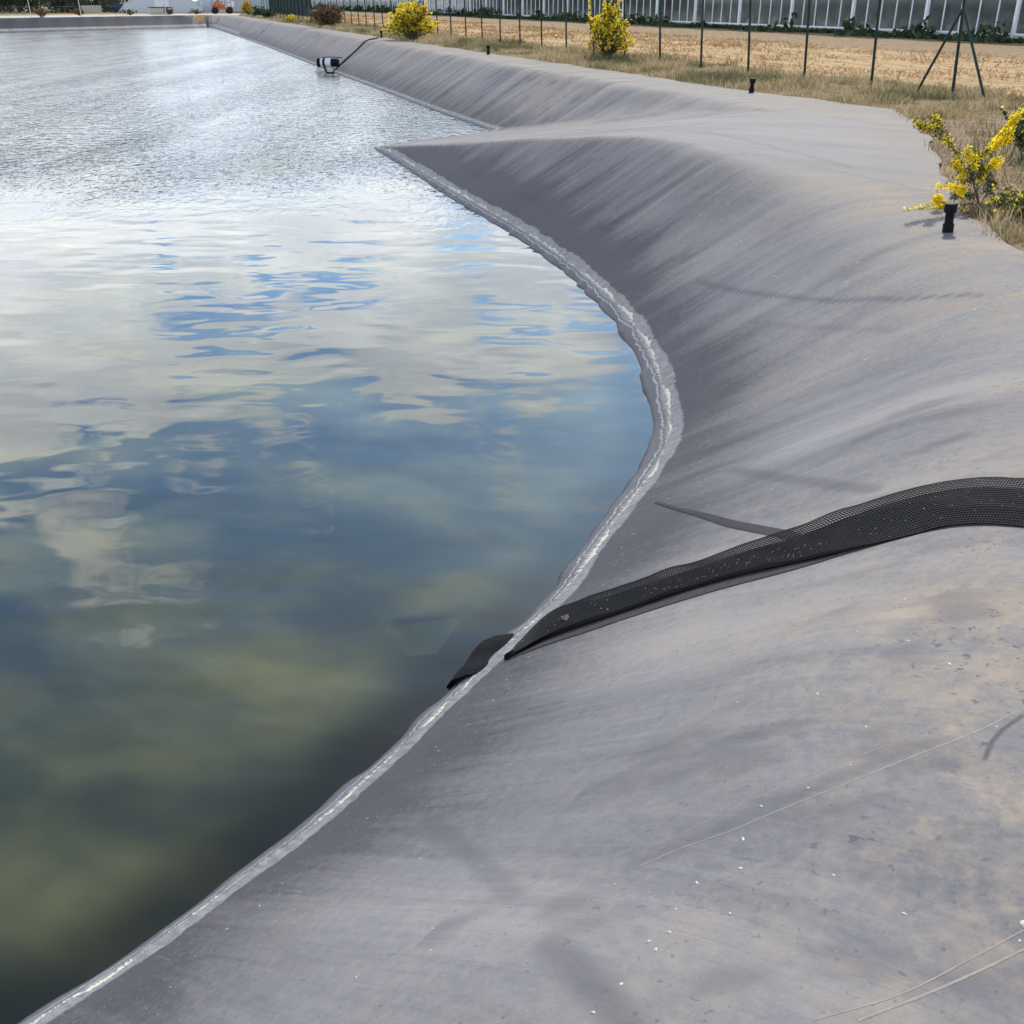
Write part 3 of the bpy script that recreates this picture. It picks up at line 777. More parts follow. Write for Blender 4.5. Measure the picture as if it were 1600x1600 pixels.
# ------------------------------------------------------------------ hose and floating pump
HP = [(-6.45,54.4),(-6.42,53.2),(-6.5,52.3),(-6.75,51.3),(-7.15,50.3),(-7.62,49.4),(-7.80,49.02),(-7.95,48.75)]
c = catmull(HP, 8); z = np.maximum(zarr(c), -.02)+.03
mb = MB(); mb.tube(np.concatenate([c, z[:, None]], 1), .042, 8)
tag(mb.build('hose', M['black_plastic'], None, True), 'dark hose running down the long bank from a vent to the float', 'hose')
pump = empty('floating_pump', (-8.25, 48.75, .0), R(-8))
pump.scale = (.82, .82, .82)
tag(pump, 'black and white striped barrel float on a pale frame at the water edge', 'pump float')
def drum(x0, x1, r, n=24, caps=True):
    m = MB(); pr = [(r*.9, x0), (r, x0+.015), (r, x1-.015), (r*.9, x1)]
    vs = [(zz, rr*math.cos(2*math.pi*k/n), .50+rr*math.sin(2*math.pi*k/n)) for rr, zz in pr for k in range(n)]
    m.add(vs, [(i*n+k, (i+1)*n+k, (i+1)*n+(k+1) % n, i*n+(k+1) % n) for i in range(3) for k in range(n)]+[tuple(range(n)), tuple(range(4*n-1, 3*n-1, -1))]); return m
drum(-.30, -.12, .22).build('end_cap', M['black_plastic'], pump, True)
drum(-.12, .02, .205).build('white_band', M['white_plastic'], pump, True)
drum(.02, .14, .215).build('black_band', M['black_plastic'], pump, True)
drum(.14, .46, .21).build('white_drum', M['white_plastic'], pump, True)
drum(.46, .85, .20).build('motor_housing', M['black_plastic'], pump, True)
m = MB()
for yy in (-.28, .28):
    m.tube([(-.42, yy, .06), (.62, yy, .06)], .035, 8)
for xx in (-.3, .1, .5):
    m.tube([(xx, -.28, .06), (xx, 0, .30), (xx, .28, .06)], .025, 6)
m.tube([(-.3, -.28, .06), (.1, 0, .3), (.5, -.28, .06)], .02, 6)
m.build('frame', M['pale_steel'], pump, True)
m = MB(); m.tube([(-.05, 0, .74), (.35, .02, .77), (.8, .1, .75), (1.0, .25, .72)], .022, 6); m.build('cable', M['rubber'], pump, True)
m = MB(); m.tube([(.1, -.1, .28), (.2, -.3, .1), (.35, -.42, .02), (.7, -.40, .03)], .04, 8); m.build('outlet_pipe', M['black_plastic'], pump, True)
# ------------------------------------------------------------------ fences
def fence_post(mb, x, y, h, r, lean):
    mb.tube([(x, y, -.15), (x+lean[0]*h, y+lean[1]*h, h)], r, 8)
fence = empty('wire_fence', (8.46, 21.16, G)); tag(fence, 'dark green metal post fence between the grass strip and the straw field', 'fence')
ftops = []
for k in range(46):
    x, y = DX*2.52*k, DY*2.52*k
    lx = -.055+rng.normal(0, .010) if k < 8 else -.030+rng.normal(0, .012)
    m = MB(); fence_post(m, x, y, 2.0, .030, (lx, rng.normal(0, .006)))
    m.tube([(x+lx*2.0, y, 2.0), (x+lx*2.02, y, 2.02)], [.034, .02], 8)
    m.build('post', M['green_steel'], fence, True); ftops.append((x, y, lx))
for (bx, by) in ((7.87-8.46, 21.62-21.16), (8.33-8.46, 19.18-21.16)):
    m = MB(); m.tube([(bx, by, -.1), (ftops[0][2]*1.5, 0, 1.52)], .025, 8); m.build('brace', M['green_steel'], fence, True)
for h in (.12, .95, 1.85):
    m = MB(); m.tube([(x+lx*h, y, h) for x, y, lx in ftops], .0022, 4); m.build('tension_wire', M['wire'], fence)

# ------------------------------------------------------------------ greenhouse
gx0, gy0 = 22.4-DX*18, 50.4-DY*18
gh = empty('greenhouse', (gx0, gy0, G-.03), math.atan2(DY, DX))     # local x runs along the wall, local -y goes inside
tag(gh, 'long glass greenhouse with white frame posts beyond the straw field', 'greenhouse')
NB = 42; BAY = 6.0; HW = 4.2; DEP = 38
m = MB(); m.box((NB*BAY/2, -.02, .12), (NB*BAY, .26, .30)); m.build('plinth', M['concrete'], gh)
def make_window(k):
    m = MB()
    for q in range(1, 5): m.box((k*BAY+q*1.2, .03, .27+(HW-.27)/2), (.045, .05, HW-.30))
    m.box((k*BAY+3, .035, .31), (BAY-.2, .06, .07)); m.box((k*BAY+3, .035, 2.25), (BAY-.2, .045, .05)); m.box((k*BAY+3, .035, HW-.06), (BAY-.2, .06, .08))
    f = m.build('window', M['white_paint'], gh)
    m = MB(); m.box((k*BAY+3, .0, .34+(HW-.42)/2), (BAY-.18, .006, HW-.46)); m.build('pane', M['pane'], f)
for k in range(NB): make_window(k)
for k in range(NB+1):
    m = MB(); m.box((k*BAY, .05, HW/2-.05), (.16, .16, HW+.1), bev=.01); m.build('frame_post', M['white_paint'], gh)
m = MB(); m.box((NB*BAY/2, .02, HW+.09), (NB*BAY, .30, .16)); m.build('gutter', M['white_paint'], gh)
m = MB()
for k in range(NB*2):
    x0 = k*3.0
    m.add([(x0, -.1, HW+.18), (x0+1.5, -.1, HW+.85), (x0+3, -.1, HW+.18), (x0, -DEP, HW+.18), (x0+1.5, -DEP, HW+.85), (x0+3, -DEP, HW+.18)], [(0, 1, 4, 3), (1, 2, 5, 4), (0, 2, 1)])
m.build('roof', M['pane'], gh)
m = MB(); m.box((NB*BAY/2, -DEP-.1, HW/2), (NB*BAY, .12, HW)); m.box((.0, -DEP/2-.1, HW/2), (.1, DEP-.3, HW)); m.box((NB*BAY, -DEP/2-.1, HW/2), (.1, DEP-.3, HW))
m.build('back_wall', M['pale_box'], gh)
m = MB(); m.box((NB*BAY/2, -DEP/2, .05), (NB*BAY-.3, DEP-.6, .08)); m.build('floor', M['white_ground'], gh)
m = MB(); m.box((NB*BAY/2, -1.2, .50), (NB*BAY-.4, .03, .80)); m.build('inner_screen', M['grey_film'], gh)
m = MB()
for k in range(NB):
    m.tube([(k*BAY+1.2, -1.9, 0), (k*BAY+1.2, -1.9, HW)], .06, 8); m.tube([(k*BAY+4.3, -5.0, 0), (k*BAY+4.3, -5, HW)], .06, 8)
m.build('inner_column', M['pale_steel'], gh, True).__setitem__('kind', 'stuff')
# rows of crop inside
n = 9000
px_ = rng.uniform(1, NB*BAY-1, n); py_ = -rng.choice([3.2, 5.0, 6.8], n)+rng.normal(0, .22, n); pz_ = rng.uniform(.3, 2.6, n)**1.0

def leaf_quads(P, size, asp=.55, up=0.0):
    """randomly turned little quads at points P"""
    n = len(P); size = np.broadcast_to(size, n)
    a = rng.normal(size=(n, 3)); a[:, 2] += up; a /= np.linalg.norm(a, axis=1, keepdims=True)
    b = np.cross(a, rng.normal(size=(n, 3))); b /= np.linalg.norm(b, axis=1, keepdims=True)+1e-9
    h = size[:, None]/2
    V = np.stack([P-a*h, P-b*h*asp+a*h*.1, P+a*h, P+b*h*asp+a*h*.1], 1).reshape(-1, 3)
    Q = np.arange(n*4).reshape(-1, 4)
    return V, Q
def leaves(name, P, size, mat, parent=None, asp=.55, up=0.0, shade=None):
    P = np.asarray(P, float)
    V, Q = leaf_quads(P, size, asp, up)
    sh = rng.uniform(0, 1, len(P)) if shade is None else shade
    return mesh_np(name, V, Q, None, mat, parent, False, {'shade': np.repeat(sh, 4)})
ca, sa = DX, DY
cw = np.stack([gx0+px_*ca-py_*sa, gy0+px_*sa+py_*ca, G+pz_], 1)
tag(leaves('crop_rows', cw, rng.uniform(.35, .8, n), M['green_leaf']), 'dark rows of crop plants standing inside the greenhouse', 'crop', kind='stuff')

# weeds along its foot
n = 16000
px_ = rng.uniform(0, NB*BAY, n); cl = fbm(px_/3.2, px_*0, 201, 3); wd = .25+2.0*sstep(.30, .7, cl)
py_ = .25+np.abs(rng.normal(0, .45, n))*wd; pz_ = rng.uniform(0, 1, n)**1.4*(.10+1.0*sstep(.5, .8, fbm(px_/1.1, px_*0, 207, 2)))*np.exp(-py_*.5)+.03
cw = np.stack([gx0+px_*ca-py_*sa, gy0+px_*sa+py_*ca, G+pz_], 1)
tag(leaves('weeds', cw, rng.uniform(.20, .46, n), M['weed_leaf'], up=.6), 'low green weeds growing along the foot of the greenhouse', 'weeds', kind='stuff')

# ------------------------------------------------------------------ dry grass
def make_grass():
    n = 230000
    # distance along the edge of the liner: dense near, thinner far
    Lp = O_POLY[4:25]; seg = np.linalg.norm(np.diff(Lp, axis=0), axis=1); cum = np.concatenate([[0], np.cumsum(seg)])
    q = rng.uniform(0, 1, n)**2.1*cum[-1]
    ex = np.interp(q, cum, Lp[:, 0]); ey = np.interp(q, cum, Lp[:, 1])
    v0 = (ex-8.46)*DY-(ey-21.16)*DX
    k = rng.uniform(0, 1, n)**1.15*(np.clip(-v0, 1.0, 9)+1.3)
    x = ex+k*.9465+rng.normal(0, .08, n); y = ey+k*.3227*.6+rng.normal(0, .15, n)
    dO = sdist(x, y, O_POLY)[0]+edge_noise(x, y)
    v = (x-8.46)*DY-(y-21.16)*DX
    pt = fbm(x*.9, y*.9, 301, 3)
    bare = sstep(.36, .55, fbm(x*.55, y*.55, 305, 2)+.12*(x < 7.5))*(y < 17)*(x > 3.5)
    keep = (dO > -.06-.10*vnoise(x*2.2, y*2.2, 311)) & (v < 1.2+.9*(fbm(x*.5, y*.5, 303, 2)-.5)*2) & (rng.uniform(0, 1, n) < (.35+.9*pt)*(1-.85*bare))
    x, y, pt, dO, v = (a[keep] for a in (x, y, pt, dO, v)); n = len(x)
    dist = np.hypot(x, y)
    h = rng.uniform(.03, .15, n)*(.30+1.5*sstep(.3, .75, pt))*(1+.25*sstep(20, 60, dist)); w_ = np.clip(.0035+dist*.00016, .004, .016)*rng.uniform(.7, 1.3, n)
    a = rng.uniform(0, 2*math.pi, n); b = rng.uniform(0, 2*math.pi, n); ln = rng.uniform(.2, .95, n)*h
    z = G-.03+np.zeros(n)
    base = np.stack([x, y, z], 1); side = np.stack([np.cos(a)*w_, np.sin(a)*w_, 0*a], 1)
    bend = np.stack([np.cos(b)*ln, np.sin(b)*ln, 0*b], 1); upv = np.stack([0*h, 0*h, h], 1)
    V = np.stack([base-side, base+side, base+upv*.62+bend*.35+side*.7, base+upv*.62+bend*.35-side*.7, base+upv+bend], 1).reshape(-1, 3)
    i = np.arange(n)*5
    Q = np.stack([i, i+1, i+2, i+3], 1); Tt = np.stack([i+3, i+2, i+4], 1)
    green = np.clip(sstep(.46, .60, fbm(x*.7, y*.7, 309, 3))*.85+rng.normal(0, .18, n)-.35*(dO < .5), 0, 1)
    tint = np.stack([rng.uniform(0, 1, n), green, 0*green], 1)
    o = mesh_np('dry_grass', V, Q, Tt, M['grass'], None, False, {'tint': np.repeat(tint, 5, 0)})
    tag(o, 'dry straw coloured grass along the edge of the liner', 'grass', kind='stuff')
def make_stubble():
    n = 70000
    u = rng.uniform(0, 1, n)**1.6*150-14; v = rng.uniform(-.3, 12.5, n)
    keep = rng.uniform(0, 1, n) < .15+1.1*sstep(.42, .62, fbm(u*.35, v*.9, 401, 4))
    u, v = u[keep], v[keep]; n = len(u)
    x = 8.46+DX*u+DY*v; y = 21.16+DY*u-DX*v; dist = np.hypot(x, y)
    h = rng.uniform(.03, .12, n)*(.7+.9*vnoise(x*.8, y*.8, 405)); w_ = np.clip(.006+dist*.0002, .006, .02)
    a = rng.uniform(0, 6.283, n); b = rng.uniform(0, 6.283, n); ln = rng.uniform(.5, 2.0, n)*h
    base = np.stack([x, y, 0*x+G-.04], 1); side = np.stack([np.cos(a)*w_, np.sin(a)*w_, 0*a], 1)
    tip = base+np.stack([np.cos(b)*ln, np.sin(b)*ln, h], 1)
    V = np.stack([base-side, base+side, tip+side*.5, tip-side*.5], 1).reshape(-1, 3)
    tint = np.stack([rng.uniform(0, 1, n)*.8, 0*x, 0*x], 1)
    o = mesh_np('straw_stubble', V, np.arange(4*n).reshape(-1, 4), None, M['stubble'], None, False, {'tint': np.repeat(tint, 4, 0)})
    tag(o, 'rough orange straw stubble on the field before the greenhouse', 'stubble', kind='stuff')
make_grass(); make_stubble()
mb = MB()
for k in range(150):
    x = rng.uniform(3.9, 9.5); y = rng.uniform(6, 22)
    if k > 95: x, y = rng.uniform(8, 16), rng.uniform(22, 34)
    if sdist(np.array([x]), np.array([y]), O_POLY)[0][0] < .15: continue
    r = rng.uniform(.012, .045); n = 6
    vs = []
    for (zz, f) in ((-.3, 1), (.3, .95), (.75, .5)):
        vs += [(x+r*f*rng.uniform(.8, 1.3)*math.cos(2*math.pi*q/n), y+r*f*rng.uniform(.7, 1.1)*math.sin(2*math.pi*q/n), G-.02+r*zz*rng.uniform(.8, 1.2)) for q in range(n)]
    mb.add(vs, [(i*n+q, i*n+(q+1) % n, (i+1)*n+(q+1) % n, (i+1)*n+q) for i in range(2) for q in range(n)]+[tuple(range(2*n, 3*n))])
tag(mb.build('pebbles', M['stone']), 'pale pebbles lying on the dry earth behind the liner edge', 'pebbles', kind='stuff')

# ------------------------------------------------------------------ shrubs
def curve_pts(p0, p1, sag, n=7):
    p0 = np.array(p0, float); p1 = np.array(p1, float)
    t = np.linspace(0, 1, n)[:, None]
    return p0*(1-t)+p1*t+np.array(sag)*4*t*(1-t)
def shrub(label, cat, loc, rad, h, leafm, flowerm=None, nst=26, nl=1400, nf=1600, ls=.06, fs=.05, group=None, name='broom_shrub', squash=1.0, fl_lo=.45):
    e = empty(name, loc, rng.uniform(0, 6)); tag(e, label, cat, group)
    st = MB(); LP = []; FP_ = []
    for k in range(nst):
        a = rng.uniform(0, 2*math.pi); rr = rad*math.sqrt(rng.uniform(0, 1))
        hh = h*rng.uniform(.22, 1.05)*math.sqrt(max(.1, 1-.75*(rr/rad)**2))
        tip = (rr*math.cos(a), rr*math.sin(a)*squash, hh)
        c = curve_pts((rng.normal(0, .05)*rad, rng.normal(0, .05)*rad, -.03), tip, (rng.normal(0, .05)*rad, rng.normal(0, .05)*rad, h*.10))
        st.tube(c, np.linspace(.016, .004, 7)*max(.6, h), 5)
        twigs = [c]
        for q in range(4):
            b = c[rng.integers(3, 6)]; d = np.array((rng.normal(0, .2)*rad, rng.normal(0, .2)*rad, abs(rng.normal(.16, .12))*h))
            tw = curve_pts(b, b+d, (0, 0, .02*h), 5); st.tube(tw, np.linspace(.006, .002, 5)*max(.6, h), 4); twigs.append(tw)
        dens = rng.uniform(.5, 1.5)
        for tw in twigs:
            n1 = int(nl/nst/5*dens); n2 = int(nf/nst/5*dens*rng.uniform(.3, 1.6))
            t = rng.uniform(.25, 1, n1); LP.append(np.stack([np.interp(t, np.linspace(0, 1, len(tw)), tw[:, q]) for q in range(3)], 1)+rng.normal(0, .035*max(rad, .5), (n1, 3)))
            t = rng.uniform(fl_lo, 1.03, n2); FP_.append(np.stack([np.interp(t, np.linspace(0, 1, len(tw)), tw[:, q]) for q in range(3)], 1)+rng.normal(0, .026*max(rad, .5), (n2, 3)))
    st.build('stems', M['stem'], e)
    L_ = np.concatenate(LP); L_[:, 2] = np.maximum(L_[:, 2], .02)
    leaves('foliage', L_, rng.uniform(.7, 1.4, len(L_))*ls, leafm, e)
    if flowerm:
        F_ = np.concatenate(FP_); F_[:, 2] = np.maximum(F_[:, 2], .04)
        leaves('flowers', F_, rng.uniform(.7, 1.3, len(F_))*fs, flowerm, e, .9)
    return e
SG = 'shrubs growing along the crest of the long bank'
shrub('tall round yellow broom bush against the fence posts right of the middle', 'shrub', (2.95, 34.7, G-.02), .78, 1.62, M['broom_leaf'], M['flower'], 40, 2600, 6200, .075, .058, SG)
shrub('wide yellow flowering broom bush left of the second farthest vent', 'shrub', (-4.55, 51.9, G-.02), 1.15, 1.65, M['broom_leaf'], M['flower'], 44, 2400, 6200, .10, .080, SG)
shrub('large brown withered bush on the crest with no flowers', 'shrub', (-12.3, 75.9, G-.02), 1.45, 1.5, M['brown_leaf'], None, 40, 4200, 0, .13, .1, SG, 'withered_bush')
shrub('low small yellow broom left of the brown withered bush', 'shrub', (-18.2, 93.6, G-.02), .62, .62, M['broom_leaf'], M['flower'], 18, 500, 900, .10, .10, SG)
shrub('rounded dark green bush nearest to the low yellow broom', 'shrub', (-24.2, 113.2, G-.02), .95, 1.0, M['green_leaf'], None, 24, 1500, 0, .15, .1, SG, 'green_bush')
shrub('rounded green bush beside the orange yellow broom at the far corner', 'shrub', (-27.0, 121.6, G-.02), 1.25, 1.05, M['green_leaf'], None, 26, 1700, 0, .16, .1, SG, 'green_bush')
shrub('upright orange yellow broom at the far corner of the pond', 'shrub', (-33.0, 142.2, G-.02), .95, 1.75, M['broom_leaf'], M['gold_flower'], 26, 700, 1900, .14, .15, SG)
FG = 'dry bushes along the far bank'
for (x, y, r, h, lab) in [(-50.2,121.4,1.15,.95,'dry brown bush on the far bank, leftmost of its row'), (-52.0,136.7,.8,.75,'small dry bush on the far bank between two pale fence posts'),
                          (-47.3,141,1.05,.75,'dry brown bush in front of the white tunnel, left of its middle'), (-43.2,143.5,.75,.9,'olive green dry bush in front of the pale crate'),
                          (-41.6,150,1.3,.6,'low dry brown bush between tunnel and orange machine'), (-57.2,150,1.0,.7,'grey dry bush in front of the long pale crate')]:
    shrub(lab, 'bush', (x, y, G-.02), r, h, M['brown_leaf'], None, 18, 900, 0, .15, .1, FG, 'dry_bush')
# sparse broom by the nearest vent: long arching shoots
def fg_broom():
    bx, by = 4.22, 9.50
    e = empty('broom_shrub', (bx, by, G-.01)); tag(e, 'sparse yellow broom with long arching shoots leaning over the liner by the nearest vent', 'shrub')
    S = 1/158.0; SV = 1/174.0
    def P(px, py, dep=0.0): return np.array(((px-1532)*S, dep, (318-py)*SV))
    st = MB(); L_ = []; F_ = []
    br = [  # pixels of the shoots, depth, radius, leaf and flower density
        ([(1532,318),(1522,295),(1512,272),(1490,245),(1462,215),(1440,203),(1424,196)], .05, .009, 1.0, .35),
        ([(1490,245),(1470,220),(1452,198),(1447,186)], .0, .004, .9, .5), ([(1462,215),(1455,205),(1458,196)], .05, .003, .8, .3),
        ([(1512,272),(1524,252),(1543,228),(1560,205),(1574,180)], .15, .007, .5, 1.6), ([(1543,228),(1556,222),(1572,221)], .1, .004, .3, 1.6),
        ([(1530,245),(1540,220),(1552,205)], -.05, .004, .4, 1.7), ([(1524,252),(1536,240),(1552,232)], .2, .004, .3, 1.5),
        ([(1512,272),(1508,255),(1498,240),(1490,232)], -.1, .004, .7, 1.2), ([(1512,272),(1498,262),(1482,256),(1475,250)], -.15, .004, .9, 1.1),
        ([(1512,272),(1500,268),(1488,272)], -.1, .003, 1, 1.0), ([(1515,268),(1520,248),(1518,238)], .1, .004, .9, .9),
        ([(1532,318),(1528,290),(1538,265),(1537,262)], .2, .005, .8, .6), ([(1537,270),(1548,258),(1554,246)], .15, .003, .3, 1.0), ([(1536,272),(1540,262),(1534,272)], .1, .003, .6, .8),
        ([(1532,318),(1512,314),(1490,316),(1468,312),(1440,315),(1412,321)], -.25, .006, .15, .45), ([(1490,316),(1474,310),(1456,300),(1448,301)], -.3, .004, .3, 1.8),
        ([(1490,314),(1472,316),(1456,322)], -.2, .004, .2, 1.6), ([(1532,318),(1510,322),(1480,330),(1452,340)], -.35, .005, .15, .5),
        ([(1520,300),(1500,292),(1480,287),(1458,285)], -.1, .004, .1, .8), ([(1500,292),(1495,297),(1503,296)], -.1, .003, .1, .8),
        ([(1532,318),(1520,306),(1508,302),(1497,308)], .1, .005, 2.2, 0), ([(1532,318),(1545,300),(1555,290),(1562,294)], .25, .006, 1.8, 0), ([(1545,300),(1552,284),(1560,275)], .3, .004, 1.2, 0),
        ([(1532,318),(1545,326),(1558,336),(1568,340)], .0, .006, .5, 1.7), ([(1545,326),(1565,318),(1585,322)], .2, .005, .5, 1.1), ([(1560,268),(1575,258)], .4, .003, 0, 1.6),
        ([(1545,326),(1552,350),(1548,355)], -.2, .004, .4, 1.0), ([(1512,272),(1516,262),(1522,255)], 0, .004, 1.8, .2), ([(1512,272),(1505,280),(1498,278)], 0, .004, 1.6, .3), ([(1520,285),(1530,270),(1528,262)], .1, .004, 1.6, .1)]
    for pts, dep, r, lf, ff in br:
        n = len(pts); d = np.linspace(0, dep, n) if pts[0] == (1532, 318) else np.linspace(dep*.6, dep, n)
        c = catmull(np.array([P(p[0], p[1], q) for p, q in zip(pts, d)]), 6)
        st.tube(c, np.linspace(r, r*.35, len(c)), 5)
        Lc = np.linalg.norm(np.diff(c, axis=0), axis=1).sum()
        n1 = int(900*Lc*lf*.8); n2 = int(1000*Lc*ff)
        t = rng.uniform(.25, 1, n1)*(len(c)-1); L_.append(np.stack([np.interp(t, np.arange(len(c)), c[:, q]) for q in range(3)], 1)+rng.normal(0, .022, (n1, 3)))
        # flowers sit in clumps along the shoot
        cl_ = rng.uniform(.3, 1, max(2, int(Lc*16))); t = np.clip(rng.choice(cl_, n2)+rng.normal(0, .05, n2), .2, 1.02)*(len(c)-1)
        F_.append(np.stack([np.interp(t, np.arange(len(c)), c[:, q]) for q in range(3)], 1)+rng.normal(0, .017, (n2, 3)))
    st.build('stems', M['stem'], e, True)
    L_ = np.concatenate(L_); leaves('foliage', L_, rng.uniform(.018, .036, len(L_)), M['broom_leaf'], e, .35)
    F_ = np.concatenate(F_); leaves('flowers', F_, rng.uniform(.014, .026, len(F_)), M['flower'], e, .85)
fg_broom()
shrub('dark green bush with a few yellow flowers at the right edge above the sparse broom', 'shrub', (6.05, 12.6, G-.02), .42, .72, M['green_leaf'], M['flower'], 20, 1500, 260, .05, .035, None, 'green_bush')
shrub('low leafy green plant with yellow flowers on the grass right of the nearest vent', 'shrub', (4.36, 8.85, G-.03), .40, .30, M['broom_leaf'], M['flower'], 26, 1300, 900, .035, .024, None, 'green_bush')

# ------------------------------------------------------------------ far bank: pale fence, crates, tunnels, machine, trees
U = np.array((-.5135, -.858)); Nf = np.array((-.858, .5135))     # along and away from the far bank
ff = empty('wire_fence', (-40.5, 143.5, G)); tag(ff, 'pale metal post fence beyond the far bank of the pond', 'fence')
for k, tq in enumerate([-2, 4, 10, 16.5, 23, 30, 37.5, 46]):
    m = MB(); p = U*tq; m.tube([(p[0], p[1], -.1), (p[0]-.05, p[1], 2.1)], .045, 8); m.build('post', M['pale_steel'], ff, True)
m = MB(); p = U*10
for q in (-1.6, 1.6): m.tube([(p[0]+U[0]*q, p[1]+U[1]*q, 0), (p[0], p[1], 1.4)], .03, 6)
m.build('brace', M['pale_steel'], ff, True)
for h in (1.0, 1.9):
    m = MB(); m.tube([(U[0]*-2, U[1]*-2, h), (U[0]*46, U[1]*46, h)], .004, 4); m.build('tension_wire', M['wire'], ff)
gt = empty('metal_gate', (-57.0, 118.2, G), math.atan2(U[1], U[0])); tag(gt, 'pale metal gate with a tall post at the left edge beyond the far bank', 'gate')
m = MB(); m.box((0, 0, 1.2), (.16, .16, 2.6)); m.build('gate_post', M['pale_steel'], gt)
m = MB()
for h in (.25, .95, 1.7): m.tube([(.1, 0, h), (5, 0, h)], .04, 8)
for q in (.15, 1.4, 2.6, 3.8, 5): m.tube([(q, 0, .25), (q, 0, 1.7)], .03, 8)
m.build('gate_frame', M['pale_steel'], gt, True)
def crate(name, label, cat, loc, rz, size, mat, lidm):
    e = empty(name, loc, rz); tag(e, label, cat)
    m = MB(); m.box((0, 0, size[2]/2), size, bev=.05)
    for q in (-.33, 0, .33): m.box((size[0]*q, -size[1]/2-.03, size[2]/2), (.10, .06, size[2]*.9))
    m.build('body', mat, e)
    m = MB(); m.box((0, 0, size[2]+.05), (size[0]+.12, size[1]+.12, .11), bev=.03); m.build('lid', lidm, e)
az = math.atan2(.5135, .858)*0+.45
crate('storage_crate', 'cream storage crate on the apron at the left of the white tunnel', 'crate', (-59.2, 160.5, G), az, (2.5, 2.0, .85), M['pale_box'], M['pale_box'])
crate('covered_stack', 'dark blue covered stack right behind the cream crate', 'stack', (-57.6, 168.5, G), az, (2.2, 2.0, 1.0), M['blue_tarp'], M['blue_tarp'])
crate('storage_crate', 'long grey cream crate with a dark end in front of the white tunnel', 'crate', (-45.2, 146.5, G), az, (2.6, 1.6, .75), M['pale_box'], M['blue_tarp'])
def tunnel(label, x, y, rz, hw, h, L):
    e = empty('polytunnel', (x, y, G), rz); tag(e, label, 'polytunnel', 'white tunnels beyond the far bank')
    n = 28; m = MB()
    arc = [(-hw*math.cos(math.pi*k/n), h*math.sin(math.pi*k/n)) for k in range(n+1)]
    vs = [(a, 0, b) for a, b in arc]+[(a, L, b) for a, b in arc]
    m.add(vs, [(k, n+1+k, n+2+k, k+1) for k in range(n)]); m.build('cover', M['tunnel_film'], e, True)
    m = MB(); m.add([(a, .02, b) for a, b in arc], [tuple(range(n, -1, -1))]); m.build('end_wall', M['tunnel_film'], e)
    m = MB(); m.box((0, -.02, .85), (2.0, .08, 1.7), bev=.02); m.build('door', M['white_plastic'], e)
    m = MB(); m.tube([(a*1.01, -.03, b*1.01) for a, b in arc], .05, 6); m.build('hoop', M['pale_steel'], e, True)
tunnel('wide white plastic tunnel with a rounded end, left of the two', -50.9, 166, .30, 5.7, 2.35, 30)
tunnel('white plastic tunnel partly hidden behind the orange machine', -44.6, 178, .30, 5.4, 2.3, 30)
# orange machine
mc = empty('work_machine', (-38.9, 153.0, G), .35); tag(mc, 'orange work machine with a white tank parked at the far corner', 'machine')
m = MB(); m.box((0, 0, .62), (2.7, 1.3, .28), bev=.05); m.box((-.3, 0, .95), (1.3, 1.1, .45), bev=.08); m.build('chassis', M['orange_paint'], mc)
for sx in (-1, 1):
    for sy in (-1, 1):
        m = MB(); n = 18
        vs = [(sx*.95+rr*math.cos(2*math.pi*k/n), sy*.62+yy, .40+rr*math.sin(2*math.pi*k/n)) for rr, yy in ((.32, -.14), (.42, -.10), (.42, .10), (.32, .14)) for k in range(n)]
        m.add(vs, [(i*n+k, i*n+(k+1) % n, (i+1)*n+(k+1) % n, (i+1)*n+k) for i in range(3) for k in range(n)]+[tuple(range(n)), tuple(range(4*n-1, 3*n-1, -1))]); m.build('wheel', M['rubber'], mc)
m = MB(); m.tube([(-1.2, 0, .8), (-.4, .05, 1.6), (.8, .0, 2.1)], .11, 8); m.tube([(-.9, .3, .8), (.2, .3, 1.5)], .07, 8); m.build('arm', M['orange_paint'], mc, True)
m = MB()
for h in (1.35, 1.75): m.tube([(-1.3, -.6, h), (1.2, -.6, h), (1.2, .6, h), (-1.3, .6, h), (-1.3, -.6, h)], .03, 6)
for q in (-1.3, -.5, .4, 1.2): m.tube([(q, -.6, .75), (q, -.6, 1.75)], .03, 6)
m.build('railing', M['rust_steel'], mc, True)
m = MB(); m.box((1.25, .1, 1.15), (.7, .9, .8), bev=.15); m.build('tank', M['white_plastic'], mc)
# corrugated shed end and green windbreak
sh_ = empty('corrugated_shed', (-38.6, 168.5, G), math.atan2(DY, DX)); tag(sh_, 'pale blue corrugated shed between the orange machine and the green screen', 'shed')
m = MB()
nn_ = 120; vs = []
for k in range(nn_+1):
    xx = k/nn_*9; vs += [(xx, .05*math.sin(k*1.3), 0), (xx, .05*math.sin(k*1.3), 4.0)]
m.add(vs, [(2*k, 2*k+2, 2*k+3, 2*k+1) for k in range(nn_)]); m.build('wall', M['corrugated'], sh_)
m = MB(); m.add([(0, 0, 4), (9, 0, 4), (9, -6, 4.8), (0, -6, 4.8), (0, 0, 4.1), (9, 0, 4.1), (9, -6, 4.9), (0, -6, 4.9)], [(3,2,1,0),(4,5,6,7),(0,1,5,4),(1,2,6,5),(2,3,7,6),(3,0,4,7)]); m.build('roof', M['corrugated'], sh_)
m = MB(); m.box((0.05, -3.05, 2.0), (.1, 5.9, 4.0)); m.build('end_wall', M['corrugated'], sh_)
ws = empty('windbreak_screen', (-22.5, 128.0, G), math.atan2(DY, DX)); tag(ws, 'dark green windbreak screen between the shed and the greenhouse', 'screen')
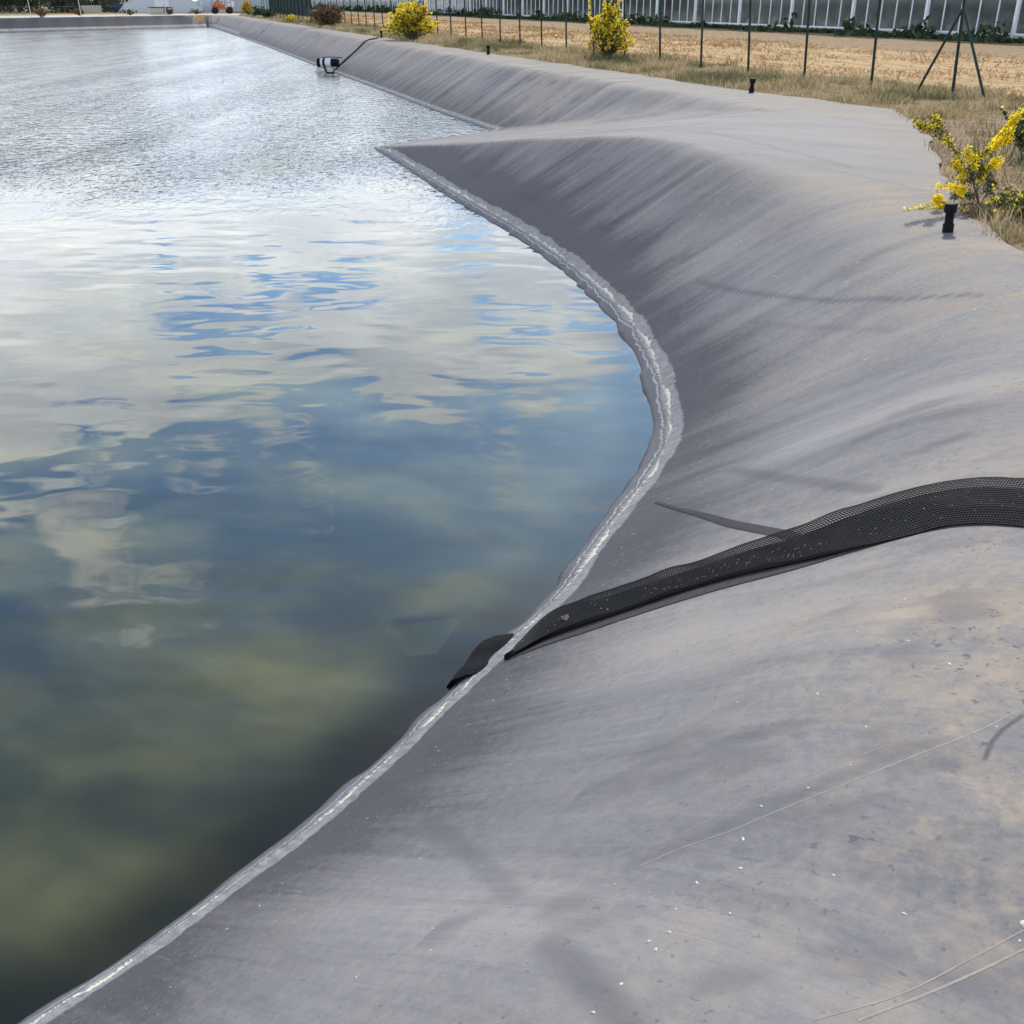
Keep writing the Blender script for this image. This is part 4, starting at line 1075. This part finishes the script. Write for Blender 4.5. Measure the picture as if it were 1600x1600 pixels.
m = MB(); m.box((19, 0, 1.3), (38, .06, 2.6)); m.build('netting', M['green_screen'], ws)
for q in range(13):
    m = MB(); m.tube([(q*3.16, .09, -.1), (q*3.16, .09, 2.75)], .05, 8); m.build('post', M['green_steel'], ws, True)
# wood behind the far bank
def tree(label, x, y, rad, h, group):
    e = empty('tree', (x, y, G), rng.uniform(0, 6)); tag(e, label, 'tree', group)
    m = MB(); m.tube(curve_pts((0, 0, -.2), (rng.normal(0, .3), rng.normal(0, .3), h*.85), (rng.normal(0, .2), 0, 0), 8), np.linspace(.26, .05, 8), 8)
    PP = []
    for k in range(22):
        z0 = rng.uniform(.04, .85)*h; a = rng.uniform(0, 6.3); rr = rad*(1-.6*z0/h)*rng.uniform(.6, 1.05)
        tip = np.array((rr*math.cos(a), rr*math.sin(a), z0+rng.uniform(-.1, .25)*rad))
        c = curve_pts((0, 0, z0), tip, (0, 0, .1*rad), 5); m.tube(c, np.linspace(.08, .02, 5), 5)
        n = 75; t = rng.uniform(.25, 1.05, n)
        PP.append(np.stack([np.interp(t, np.linspace(0, 1, 5), c[:, q]) for q in range(3)], 1)+rng.normal(0, .16*rad, (n, 3)))
    m.build('trunk', M['trunk'], e)
    PP = np.concatenate(PP); PP[:, 2] = np.maximum(PP[:, 2], .1)
    leaves('crown', PP, rng.uniform(.25, .6, len(PP)), M['wood_leaf'], e)
TL = ['tree at the left edge of the frame', 'bushy tree behind the gate post', 'tree between the gate and the cream crate', 'tree standing above the cream crate', 'tree nearest to the white tunnel']
k = 0
for row, (yb, dens) in enumerate(((172, 30), (186, 34), (201, 38))):
    for px in range(-90+row*12, 205, dens):
        dep = yb*.894+.74; x = (px-800)/1600*dep+rng.normal(0, .8)
        li = min(4, max(0, int((px+20)/50)))
        lab = ['dark %s, front of the wood', 'dark green %s, middle of the wood', 'very dark %s, back of the wood'][row] % TL[li]
        tree(lab, x, yb+rng.normal(0, 2), rng.uniform(3.0, 4.2), rng.uniform(7, 11), 'trees of the wood beyond the far bank')
        k += 1
